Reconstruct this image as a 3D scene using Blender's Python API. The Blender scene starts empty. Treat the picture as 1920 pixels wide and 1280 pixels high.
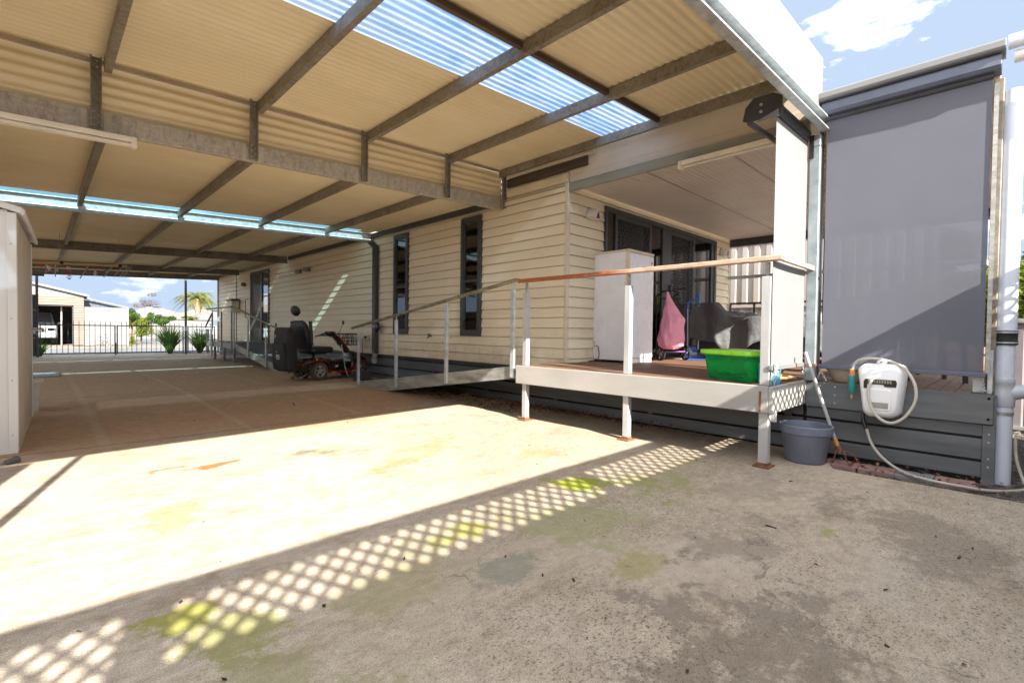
import bpy, bmesh, math, random
from mathutils import Vector, Matrix
R = math.radians
SC = bpy.context.scene
COL = SC.collection

# ---------------------------------------------------------------- camera
def look(yaw, pitch, roll):
    cy, sy, cp, sp = math.cos(yaw), math.sin(yaw), math.cos(pitch), math.sin(pitch)
    f = Vector((sy*cp, cy*cp, sp)); rt = Vector((cy, -sy, 0)); up = rt.cross(f)
    c, s = math.cos(roll), math.sin(roll)
    r2 = rt*c + up*s; u2 = up*c - rt*s
    return Matrix(((r2.x, u2.x, -f.x), (r2.y, u2.y, -f.y), (r2.z, u2.z, -f.z)))
cam = bpy.data.cameras.new("camera"); camo = bpy.data.objects.new("camera", cam); COL.objects.link(camo)
camo.matrix_world = Matrix.Translation((0, 0, 1.05)) @ look(0.77271908, -0.02199241, 0.01225454).to_4x4()
cam.sensor_width = 36.0; cam.lens = 911.7156/1920*36; cam.clip_start = 0.05; cam.clip_end = 1500
SC.camera = camo

# ---------------------------------------------------------------- light, sky, exposure
SUN_DIR = Vector((0.40, 1.55, -1.0)).normalized()      # the way the light travels
sl = bpy.data.lights.new("sun", 'SUN'); sl.energy = 3.2; sl.angle = R(0.5); sl.color = (1.0, 0.93, 0.82)
so = bpy.data.objects.new("sun", sl); COL.objects.link(so)
so.rotation_euler = SUN_DIR.to_track_quat('-Z', 'Y').to_euler(); so.location = (-4, -15, 12)
W = bpy.data.worlds.new("World"); SC.world = W; W.use_nodes = True
nt = W.node_tree; nt.nodes.clear()
wo = nt.nodes.new('ShaderNodeOutputWorld'); bg = nt.nodes.new('ShaderNodeBackground')
sky = nt.nodes.new('ShaderNodeTexSky'); sky.sky_type = 'NISHITA'; sky.sun_disc = False
sky.sun_elevation = math.asin(-SUN_DIR.z); sky.sun_rotation = math.atan2(-SUN_DIR.x, -SUN_DIR.y)
sky.air_density = 1.0; sky.dust_density = 0.3; sky.ozone_density = 1.6
tc = nt.nodes.new('ShaderNodeTexCoord'); mp = nt.nodes.new('ShaderNodeMapping'); mp.inputs['Scale'].default_value = (1, 1, 2.6)
mp.inputs['Location'].default_value = (3.3, 1.1, 0.9)
ns = nt.nodes.new('ShaderNodeTexNoise'); ns.inputs['Scale'].default_value = 3.4; ns.inputs['Detail'].default_value = 7; ns.inputs['Roughness'].default_value = 0.55
rp = nt.nodes.new('ShaderNodeValToRGB'); rp.color_ramp.elements[0].position = 0.54; rp.color_ramp.elements[1].position = 0.68
mx = nt.nodes.new('ShaderNodeMix'); mx.data_type = 'RGBA'
L = nt.links.new
L(tc.outputs['Generated'], mp.inputs['Vector']); L(mp.outputs[0], ns.inputs['Vector']); 
dk = nt.nodes.new('ShaderNodeMix'); dk.data_type = 'RGBA'; dk.blend_type = 'DARKEN'; dk.inputs[0].default_value = 1; dk.inputs[7].default_value = (.74, .92, 1.2, 1); L(sky.outputs[0], dk.inputs[6])
lf_ = nt.nodes.new('ShaderNodeMix'); lf_.data_type = 'RGBA'; lf_.inputs[0].default_value = .45; lf_.inputs[7].default_value = (.72, .92, 1.2, 1); L(dk.outputs[2], lf_.inputs[6])
# unseen bright cloud banks added behind and left of the camera as fill light
vd = nt.nodes.new('ShaderNodeVectorMath'); vd.operation = 'DOT_PRODUCT'; L(tc.outputs['Generated'], vd.inputs[0]); vd.inputs[1].default_value = (-.62, -.78, 0)
cr = nt.nodes.new('ShaderNodeMapRange'); L(vd.outputs['Value'], cr.inputs[0]); cr.inputs[1].default_value = -.15; cr.inputs[2].default_value = .30; cr.inputs[3].default_value = 0; cr.inputs[4].default_value = .16
ad = nt.nodes.new('ShaderNodeMath'); ad.operation = 'ADD'; L(ns.outputs['Fac'], ad.inputs[0]); L(cr.outputs[0], ad.inputs[1])
L(ad.outputs[0], rp.inputs[0])
L(rp.outputs[0], mx.inputs[0]); L(lf_.outputs[2], mx.inputs[6]); mx.inputs[7].default_value = (4.6, 4.6, 4.7, 1)
L(mx.outputs[2], bg.inputs[0]); bg.inputs[1].default_value = 0.15; L(bg.outputs[0], wo.inputs[0])
SC.view_settings.view_transform = 'Standard'; SC.view_settings.look = 'None'
SC.view_settings.exposure = 2.42; SC.view_settings.gamma = 1.0
SC.render.engine = 'CYCLES'
SC.cycles.max_bounces = 10; SC.cycles.diffuse_bounces = 5; SC.cycles.transparent_max_bounces = 10

# ---------------------------------------------------------------- node helpers
class NT:
    def __init__(s, name):
        s.m = bpy.data.materials.new(name); s.m.use_nodes = True; s.t = s.m.node_tree; s.t.nodes.clear()
        s.out = s.n('OutputMaterial'); s.p = s.n('BsdfPrincipled'); s.l(s.p.outputs[0], s.out.inputs[0])
        s.tc = s.n('TexCoord')
    def n(s, k, **kw):
        x = s.t.nodes.new('ShaderNode'+k)
        for a, b in kw.items(): setattr(x, a, b)
        return x
    def l(s, a, b): s.t.links.new(a, b)
    def set(s, sock, v):
        if hasattr(v, 'is_output') or isinstance(v, bpy.types.NodeSocket): s.l(v, sock)
        else:
            if isinstance(v, (tuple, list)) and len(v) == 3 and sock.type == 'RGBA': v = (*v, 1)
            sock.default_value = v
    def co(s, scale=(1, 1, 1), loc=(0, 0, 0), rot=(0, 0, 0), src='Object'):
        m = s.n('Mapping'); m.inputs['Scale'].default_value = scale; m.inputs['Location'].default_value = loc; m.inputs['Rotation'].default_value = rot
        s.l(s.tc.outputs[src], m.inputs[0]); return m.outputs[0]
    def noise(s, scale, detail=4, rough=.55, v=None, dist=0):
        x = s.n('TexNoise'); x.inputs['Scale'].default_value = scale; x.inputs['Detail'].default_value = detail
        x.inputs['Roughness'].default_value = rough; x.inputs['Distortion'].default_value = dist
        s.l(v if v else s.tc.outputs['Object'], x.inputs['Vector']); return x.outputs['Fac']
    def voro(s, scale, v=None, feature='F1', out='Distance', rnd=1):
        x = s.n('TexVoronoi', feature=feature); x.inputs['Scale'].default_value = scale; x.inputs['Randomness'].default_value = rnd
        s.l(v if v else s.tc.outputs['Object'], x.inputs['Vector']); return x.outputs[out]
    def ramp(s, f, a, b, ca=(0, 0, 0), cb=(1, 1, 1)):
        x = s.n('ValToRGB'); e = x.color_ramp.elements; e[0].position = a; e[1].position = b; e[0].color = (*ca, 1); e[1].color = (*cb, 1)
        s.l(f, x.inputs[0]); return x.outputs[0]
    def mr(s, f, a, b, c=0., d=1.):
        x = s.n('MapRange'); x.clamp = True
        s.set(x.inputs[0], f)
        for i, v in enumerate((a, b, c, d)): x.inputs[i+1].default_value = v
        return x.outputs[0]
    def mix(s, f, a, b, mode='MIX'):
        x = s.n('Mix', data_type='RGBA', blend_type=mode); s.set(x.inputs[0], f); s.set(x.inputs[6], a); s.set(x.inputs[7], b); return x.outputs[2]
    def math(s, op, a, b=0., c=0.):
        x = s.n('Math', operation=op); s.set(x.inputs[0], a); s.set(x.inputs[1], b); s.set(x.inputs[2], c); return x.outputs[0]
    def xyz(s, v=None):
        x = s.n('SeparateXYZ'); s.l(v if v else s.tc.outputs['Object'], x.inputs[0]); return x.outputs
    def bump(s, h, strength=.3, dist=.01, nrm=None):
        x = s.n('Bump'); x.inputs['Strength'].default_value = strength; x.inputs['Distance'].default_value = dist
        s.l(h, x.inputs['Height'])
        if nrm: s.l(nrm, x.inputs['Normal'])
        s.l(x.outputs[0], s.p.inputs['Normal']); return x.outputs[0]
    def P(s, **k):
        names = dict(base='Base Color', rough='Roughness', metal='Metallic', spec='Specular IOR Level', alpha='Alpha', trans='Transmission Weight', coat='Coat Weight', sheen='Sheen Weight', ior='IOR', emit='Emission Color', es='Emission Strength')
        for a, b in k.items(): s.set(s.p.inputs[names[a]], b)
        return s

def mat(name, c, rough=.6, metal=0., var=.12, ns=6., bump=.12, bs=60., c2=None, spec=.5, coat=0., stretch=(1, 1, 1), dirt=0., dirtc=(.12, .09, .06)):
    t = NT(name); v = t.co(scale=stretch)
    f = t.noise(ns, 5, .6, v)
    lo = c2 or tuple(max(0, x*(1-var*2.2)) for x in c); hi = tuple(min(1, x*(1+var*.6)) for x in c)
    col = t.mix(t.mr(f, .3, .7), lo, hi)
    if dirt:
        d = t.mr(t.noise(ns*.37+1.3, 6, .7, t.co(scale=stretch, loc=(3, 7, 1))), .52, .72, 0, dirt)
        col = t.mix(d, col, dirtc)
    t.P(base=col, rough=t.mr(t.noise(ns*2, 3, .5, v), .3, .7, max(.02, rough-.08), min(1, rough+.08)), metal=metal, spec=spec, coat=coat)
    if bump: t.bump(t.noise(bs, 3, .6, v), bump, .004)
    return t.m

M = {}
M['galv'] = (lambda t: (t.P(base=t.mix(t.mr(t.noise(2.2, 6, .7, t.co(scale=(1, 1, 5))), .42, .72), t.mix(t.mr(t.voro(55, out='Color'), 0, 1), (.30, .30, .28), (.42, .42, .40)), (.17, .14, .105)), rough=.48, metal=.35), t.bump(t.noise(90, 2), .08, .002), t.m)[-1])(NT('galvanised_steel'))
M['galv_dirty'] = (lambda t: (t.P(base=t.mix(t.mr(t.noise(3.2, 7, .75), .38, .66), t.mix(t.mr(t.noise(38, 4, .8, t.co(scale=(1, 1, 1))), .3, .7), (.21, .18, .14), (.35, .33, .28)), t.mix(t.mr(t.noise(25, 3), .4, .6), (.13, .10, .065), (.24, .20, .15))), rough=.6, metal=.2), t.bump(t.noise(70, 3), .1, .002), t.m)[-1])(NT('weathered_galvanised_steel'))
M['galv_beam'] = (lambda t: (t.P(base=t.mix(t.mr(t.noise(7, 7, .8, t.co(scale=(4, 4, 1.6))), .42, .72), t.mix(t.mr(t.noise(40, 4, .7, t.co(scale=(.3, .3, 3))), .35, .65), (.42, .39, .33), (.56, .53, .46)), (.24, .20, .15)), rough=.55, metal=.15), t.bump(t.noise(70, 3), .1, .002), t.m)[-1])(NT('streaked_galvanised_beam'))
M['galv_bright'] = mat('bright_galvanised_steel', (.52, .56, .58), .38, .35, .16, 14, .08, dirt=.3, dirtc=(.25, .24, .22))
M['white_steel'] = mat('worn_white_painted_steel', (.46, .46, .465), .42, .1, .1, 5, .06, dirt=.35, dirtc=(.33, .30, .27), stretch=(1, 1, .4))
M['rust'] = mat('rusty_steel', (.25, .10, .045), .85, .1, .3, 30, .4, c2=(.09, .045, .03))
M['sheet'] = (lambda t: (t.P(base=t.mix(t.mr(t.noise(1.2, 5, .65, t.co(scale=(.5, 1, 1))), .35, .7), (.75, .63, .41), (.86, .755, .53)), rough=.45), t.bump(t.noise(300, 2), .03, .001), t.m)[-1])(NT('cream_corrugated_sheet'))
M['sheet_top'] = M['sheet']
def cladding():
    t = NT('cream_weatherboard_paint'); X, Y, Z = t.xyz(); cb = t.n('CombineXYZ'); t.l(t.math('ADD', X, Y), cb.inputs[0]); t.l(t.math('SUBTRACT', Z, .545), cb.inputs[1])
    br = t.n('TexBrick'); t.l(cb.outputs[0], br.inputs['Vector']); br.offset = .37; br.inputs['Scale'].default_value = 1; br.inputs['Brick Width'].default_value = 4.2; br.inputs['Row Height'].default_value = .1365
    br.inputs['Mortar Size'].default_value = .0016; br.inputs['Color1'].default_value = (.94, .94, .94, 1); br.inputs['Color2'].default_value = (1.0, 1.0, 1.0, 1); br.inputs['Mortar'].default_value = (.45, .38, .28, 1)
    c = t.mix(t.mr(t.noise(1.3, 6, .7, t.co(scale=(1, 1, .6))), .3, .75), (.78, .68, .49), (.86, .78, .60))
    c = t.mix(1.0, c, br.outputs['Color'], 'MULTIPLY')
    # splashed dust near the bottom boards, ragged upper edge
    sp = t.mr(t.math('ADD', Z, t.mr(t.noise(4, 6, .75), .3, .7, -.22, .22)), .55, .82, .45, 0)
    c = t.mix(sp, c, (.50, .36, .23))
    c = t.mix(t.mr(t.noise(9, 6, .8, t.co(scale=(1, .4, 2.4))), .60, .74, 0, .3), c, (.52, .43, .30))
    t.P(base=c, rough=.5); t.bump(t.noise(40, 3, .6, t.co(scale=(1, .12, 1))), .06, .004); return t.m
M['clad'] = cladding()
M['cream'] = mat('cream_painted_trim', (.68, .60, .45), .45, 0, .06, 3, .04)
M['panel'] = mat('cream_steel_fascia_panel', (.66, .58, .47), .4, .0, .05, 2, .03)
M['ceil'] = mat('off_white_ribbed_ceiling', (.64, .59, .53), .4, 0, .05, 2, .02)
M['fascia_white'] = mat('white_steel_fascia', (.18, .182, .188), .5, 0, .05, 1.5, .05)
M['charcoal'] = mat('charcoal_powdercoat', (.055, .06, .065), .38, .1, .12, 8, .05)
M['charcoal_blue'] = mat('blue_grey_steel', (.10, .115, .16), .4, .1, .1, 8, .05)
M['timber_dark'] = mat('rotted_dark_timber', (.10, .065, .04), .8, 0, .4, 9, .5, 40, c2=(.025, .017, .012), stretch=(.12, 1, 1))
M['skirt'] = mat('dark_grey_painted_boards', (.125, .135, .145), .55, 0, .22, 7, .25, 50, stretch=(1, .1, 1), dirt=.35, dirtc=(.23, .22, .20))
M['deckfascia'] = mat('pale_grey_painted_fascia', (.40, .39, .37), .5, 0, .09, 3, .08, 60, stretch=(1, .3, 1), dirt=.2, dirtc=(.30, .27, .23))
M['black'] = mat('black_plastic', (.014, .014, .015), .42, 0, .2, 20, .05)
M['blackrubber'] = mat('black_rubber', (.02, .02, .02), .8, 0, .2, 20, .2)
M['concrete_plain'] = mat('pale_concrete', (.21, .19, .165), .85, 0, .08, .8, .2, 30)
def wood(name, a, b, sc=(1, 8, 8)):
    t = NT(name); v = t.co(scale=sc)
    g = t.noise(6, 6, .7, v, .6)
    t.P(base=t.mix(t.mr(g, .3, .7), a, b), rough=.6); t.bump(g, .25, .004); return t.m
M['deck_y'] = wood('reddish_brown_decking', (.085, .045, .028), (.23, .125, .075), (9, .8, 9))
M['deck_x'] = wood('brown_decking', (.10, .058, .038), (.25, .15, .10), (.8, 9, 9))
def railwood():
    t = NT('weathered_red_timber_rail'); v = t.co(scale=(8, 1.2, 8))
    g = t.noise(9, 6, .7, v, .4); y = t.xyz()[1]
    red = t.mix(t.mr(g, .35, .65), (.24, .055, .018), (.42, .13, .045))
    worn = t.mix(t.mr(g, .3, .65), (.34, .20, .13), (.62, .47, .36))
    f = t.mr(t.math('ADD', y, t.mr(t.noise(3, 4), .3, .7, -.35, .35)), 1.80, 1.05)
    t.P(base=t.mix(f, red, worn), rough=.6); t.bump(g, .3, .003); return t.m
M['railwood'] = railwood()
def plain(name, c, rough=.5, **k): return mat(name, c, rough, var=.07, bump=.03, **k)
def glassy(name, tint=(.05, .055, .06), tr=.0, rough=.03):
    t = NT(name); t.t.nodes.remove(t.p)
    g = t.n('BsdfGlossy'); g.inputs['Roughness'].default_value = rough; g.inputs['Color'].default_value = (1, 1, 1, 1)
    tp = t.n('BsdfTransparent'); tp.inputs[0].default_value = (*tint, 1)
    d = t.n('Fresnel'); d.inputs[0].default_value = 1.5
    f = t.math('ADD', d.outputs[0], .06)
    m = t.n('MixShader'); t.l(f, m.inputs[0]); t.l(tp.outputs[0], m.inputs[1]); t.l(g.outputs[0], m.inputs[2]); t.l(m.outputs[0], t.out.inputs[0]); return t.m
M['glass'] = glassy('tinted_window_glass', (.55, .58, .6))
M['pane_dark'] = plain('dark_window_pane', (.035, .038, .04), .05)
M['curtain'] = mat('beige_curtain', (.50, .46, .38), .9, 0, .12, 4, .1, stretch=(1, 1, .1))
def seethru(name, c, opacity, trl=.3, back=None):
    t = NT(name); t.t.nodes.remove(t.p)
    d = t.n('BsdfDiffuse'); tl = t.n('BsdfTranslucent'); tp = t.n('BsdfTransparent')
    w = t.mix(t.mr(t.noise(3, 4, .6), .3, .7), tuple(x*.94 for x in c), c)
    t.l(w, d.inputs[0]); t.l(w, tl.inputs[0])
    a = t.n('MixShader'); a.inputs[0].default_value = trl; t.l(d.outputs[0], a.inputs[1]); t.l(tl.outputs[0], a.inputs[2])
    b = t.n('MixShader'); b.inputs[0].default_value = opacity; t.l(tp.outputs[0], b.inputs[1]); t.l(a.outputs[0], b.inputs[2]); t.l(b.outputs[0], t.out.inputs[0]); return t.m
M['blind_dark'] = seethru('grey_mesh_blind_fabric', (.135, .139, .168), .972, .05)
M['blind_light'] = seethru('pale_grey_blind_fabric', (.235, .24, .25), .99, .15)
def strip():
    t = NT('clear_roof_strip'); t.t.nodes.remove(t.p); tl = t.n('BsdfTranslucent'); tl.inputs[0].default_value = (.25, .42, .48, 1); tp = t.n('BsdfTransparent'); tp.inputs[0].default_value = (.36, .62, .72, 1)
    a = t.n('MixShader'); a.inputs[0].default_value = .35; t.l(tp.outputs[0], a.inputs[1]); t.l(tl.outputs[0], a.inputs[2]); t.l(a.outputs[0], t.out.inputs[0]); return t.m
M['clear_strip'] = strip()
def skylight():
    t = NT('clear_corrugated_skylight'); t.t.nodes.remove(t.p)
    tl = t.n('BsdfTranslucent'); tp = t.n('BsdfTransparent'); g = t.n('BsdfGlossy'); g.inputs['Roughness'].default_value = .12
    dirt = t.mr(t.noise(1.6, 7, .7, t.co(scale=(.5, 3, 1)), .8), .42, .62)
    t.l(t.mix(dirt, (.12, .19, .34), (.24, .29, .38)), tl.inputs[0]); tp.inputs[0].default_value = (.42, .62, .88, 1)
    a = t.n('MixShader'); t.l(t.mr(dirt, 0, 1, .90, .96), a.inputs[0]); t.l(tp.outputs[0], a.inputs[1]); t.l(tl.outputs[0], a.inputs[2])
    b = t.n('MixShader'); b.inputs[0].default_value = .06; t.l(a.outputs[0], b.inputs[1]); t.l(g.outputs[0], b.inputs[2]); t.l(b.outputs[0], t.out.inputs[0]); return t.m
M['skylight'] = skylight()

# ---------------------------------------------------------------- concrete slab
def concrete():
    t = NT('stained_concrete_slab'); X, Y, Z = t.xyz()
    n1 = t.noise(.9, 7, .65); n2 = t.noise(7, 6, .7, t.co(scale=(1, 2.2, 1), rot=(0, 0, .25))); n3 = t.noise(60, 4, .7)
    col = t.mix(t.mr(n1, .3, .7), (.50, .445, .37), (.62, .575, .50))
    col = t.mix(t.mr(t.noise(2.1, 7, .75, t.co(scale=(1, 1.6, 1), loc=(5, 3, 0))), .50, .72, 0, .75), col, (.29, .225, .155))
    col = t.mix(t.mr(n2, .48, .72, 0, .55), col, (.25, .20, .15))
    # red dust that lies on the covered part of the slab
    dust = t.mr(t.math('ADD', Y, t.mr(t.noise(.6, 4), .3, .7, -.5, .5)), 4.9, 5.7, 0, .8)
    dust = t.math('MULTIPLY', dust, t.mr(Y, 10.5, 18, 1, .22))
    col = t.mix(dust, col, t.mix(t.mr(n2, .3, .7), (.46, .29, .17), (.60, .41, .26)))
    # weathering plus painted-in shade, towards the camera and the deck
    worn_shade = t.mr(t.math('SUBTRACT', X, t.math('MULTIPLY', Y, .9)), -1.6, .4)
    col = t.mix(t.math('MULTIPLY', worn_shade, .45), col, t.mix(t.mr(n2, .3, .75), (.31, .245, .175), (.52, .445, .35)))
    col = t.mix(1.0, col, t.mix(t.mr(t.noise(11, 7, .8, t.co(scale=(1, 1.5, 1), loc=(1, 6, 0))), .32, .68), (.74, .71, .68), (1.14, 1.12, 1.10)), 'MULTIPLY')
    # dark lichen and grit specks
    sp = t.mr(t.voro(30, t.co(scale=(1, 1.7, 1), loc=(.3, .7, 0), rot=(0, 0, .5))), .16, .27, 1, 0)
    spm = t.mr(t.noise(1.3, 6, .75, t.co(loc=(4, 1, 0))), .40, .56)
    spd = t.math('MULTIPLY', t.math('MULTIPLY', sp, spm), t.mr(worn_shade, .3, 1, .08, .6))
    col = t.mix(spd, col, (.06, .05, .042))
    sp2 = t.mr(t.noise(70, 3, .8), .54, .62)
    col = t.mix(t.math('MULTIPLY', t.math('MULTIPLY', sp2, spm), t.mr(worn_shade, .2, 1, .05, .75)), col, (.09, .075, .06))
    sp3 = t.mr(t.voro(11, t.co(scale=(1, 1.8, 1), rot=(0, 0, .4))), .035, .06, 1, 0)
    col = t.mix(t.math('MULTIPLY', sp3, .6), col, (.07, .055, .04))
    HF = t.noise(19, 5, .75); LF = t.noise(3.2, 5, .7)
    gr = t.noise(210, 2, .7); col = t.mix(1.0, col, t.mix(t.mr(gr, .36, .64), (.66, .64, .62), (1.22, 1.2, 1.18)), 'MULTIPLY')
    def blob(cx, cy, r, e=1.0, rot=0., ns=3., amp=.5):
        c, s = math.cos(rot), math.sin(rot)
        dx = t.math('SUBTRACT', X, cx); dy = t.math('SUBTRACT', Y, cy)
        u = t.math('ADD', t.math('MULTIPLY', dx, c), t.math('MULTIPLY', dy, s)); v = t.math('SUBTRACT', t.math('MULTIPLY', dy, c), t.math('MULTIPLY', dx, s))
        d = t.math('SQRT', t.math('ADD', t.math('POWER', u, 2), t.math('POWER', t.math('MULTIPLY', v, e), 2)))
        d = t.math('ADD', d, t.mr(LF, .3, .7, -r*.95, r*.95))
        d = t.math('ADD', d, t.mr(HF, .3, .7, -r*.45, r*.45))
        return t.mr(d, r*.5, r*1.0, 1, 0)
    for (cx, cy, r, e, rot, c, k) in (
        (.33, 2.08, .13, 1.6, 0, (.30, .30, .04), .8), (.46, 1.80, .22, 1.2, 0, (.24, .25, .05), .6), (.30, 1.45, .5, 1.3, 0, (.25, .24, .10), .5),
        (2.66, 2.06, .22, 1.6, -.6, (.26, .30, .02), .95), (3.0, 1.72, .34, 1.2, 0, (.24, .26, .07), .6), (2.1, 1.65, .5, 1.4, 0, (.26, .27, .11), .5),
        (1.62, 1.98, .22, 2, .2, (.34, .31, .04), .65), (1.1, 1.75, .4, 1.6, .2, (.30, .27, .12), .45), (1.95, 1.15, .16, 1.5, .3, (.27, .23, .05), .7),
        (3.7, 1.85, .25, 2.4, 0, (.29, .28, .12), .4), (3.0, .65, .08, 2, 0, (.25, .27, .05), .6),
        (.70, 4.33, .15, 2.6, .15, (.34, .14, .03), .8), (.98, 4.21, .18, 3.0, .1, (.32, .12, .025), .85), (1.9, 3.3, .30, 3.2, .3, (.40, .22, .08), .6), (.5, 3.2, .28, 2, .9, (.40, .24, .09), .55),
        (1.7, 4.05, .32, 2.2, .2, (.38, .26, .12), .65), (2.5, 3.6, .5, 2.5, .4, (.40, .26, .11), .5), (3.1, 2.8, .3, 2, .1, (.40, .24, .09), .5),
        (1.62, 4.16, .10, 1.8, .1, (.19, .18, .17), .8), (1.75, 4.03, .08, 1.6, .3, (.18, .17, .16), .75),
        (1.5, 1.55, .22, 2, .3, (.20, .21, .17), .6), (2.75, .4, .4, 2, .2, (.46, .41, .35), .3), (2.2, .9, .5, 1.4, .2, (.44, .38, .32), .35),
        (1.7, .55, .5, 1.2, .3, (.13, .10, .075), .6), (3.55, 1.2, .45, 1.5, 0, (.20, .17, .14), .35), (3.3, .3, .6, 1.5, .4, (.16, .125, .095), .5), (2.6, 1.0, .35, 1.5, .2, (.15, .12, .09), .45)):
        col = t.mix(t.math('MULTIPLY', blob(cx, cy, r, e, rot), k), col, c)
    # exposed blue stones of the worn patch
    bs = t.mr(t.voro(58, t.co(loc=(2, 3, 0))), .16, .24, 1, 0)
    col = t.mix(t.math('MULTIPLY', t.math('MULTIPLY', bs, blob(1.3, 1.25, .5, 1.3, .5)), .7), col, (.13, .17, .20))
    # pale saw-cut repairs along the drive
    for (cx, w, k) in ((.42, .055, .28), (1.58, .045, .32), (2.85, .05, .25)):
        dx = t.math('ABSOLUTE', t.math('SUBTRACT', t.math('ADD', X, t.mr(n2, .3, .7, -.02, .02)), cx))
        col = t.mix(t.math('MULTIPLY', t.mr(dx, w*.4, w, k, 0), t.mr(Y, 4.9, 5.5)), col, (.58, .50, .41))
    # cracks
    w = t.n('VectorMath', operation='ADD'); t.l(t.tc.outputs['Object'], w.inputs[0])
    nz = t.n('TexNoise'); nz.inputs['Scale'].default_value = 5; nz.inputs['Detail'].default_value = 5; t.l(t.tc.outputs['Object'], nz.inputs['Vector'])
    vs = t.n('VectorMath', operation='SCALE'); t.l(nz.outputs['Color'], vs.inputs[0]); vs.inputs['Scale'].default_value = .35; t.l(vs.outputs[0], w.inputs[1])
    ck = t.mr(t.voro(.75, w.outputs[0], feature='DISTANCE_TO_EDGE'), .001, .0035, 1, 0)
    ckm = t.math('MULTIPLY', ck, t.math('MULTIPLY', t.mr(t.noise(1.7, 3, .5, t.co(loc=(9, 2, 0))), .47, .56), t.mr(Y, 2.4, 1.9)))
    col = t.mix(t.math('MULTIPLY', ckm, .45), col, (.05, .04, .035))
    # control joints across the drive
    jn = None
    wob = t.mr(t.noise(3.5, 4), .3, .7, -.012, .012)
    for jy in (5.53, 8.95, 13.2, 17.4):
        a = t.mr(t.math('ABSOLUTE', t.math('SUBTRACT', t.math('ADD', Y, wob), jy)), .006, .016, 1, 0)
        jn = a if jn is None else t.math('MAXIMUM', jn, a)
    jm = t.math('MULTIPLY', jn, t.mr(t.noise(14, 3, .7), .3, .5, .35, 1))
    col = t.mix(t.math('MULTIPLY', jm, .8), col, (.07, .045, .03))
    t.P(base=col, rough=t.mr(n2, .3, .7, .62, .85), spec=.35)
    br = t.noise(24, 4, .6, t.co(scale=(1, 4, 1), rot=(0, 0, .12)))
    h = t.math('ADD', t.math('MULTIPLY', n3, .5), t.math('MULTIPLY', br, .5))
    h = t.math('SUBTRACT', h, t.math('ADD', t.math('MULTIPLY', ckm, 1.2), t.math('MULTIPLY', jm, 2)))
    t.bump(h, .35, .006); return t.m
M['concrete'] = concrete()

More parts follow.
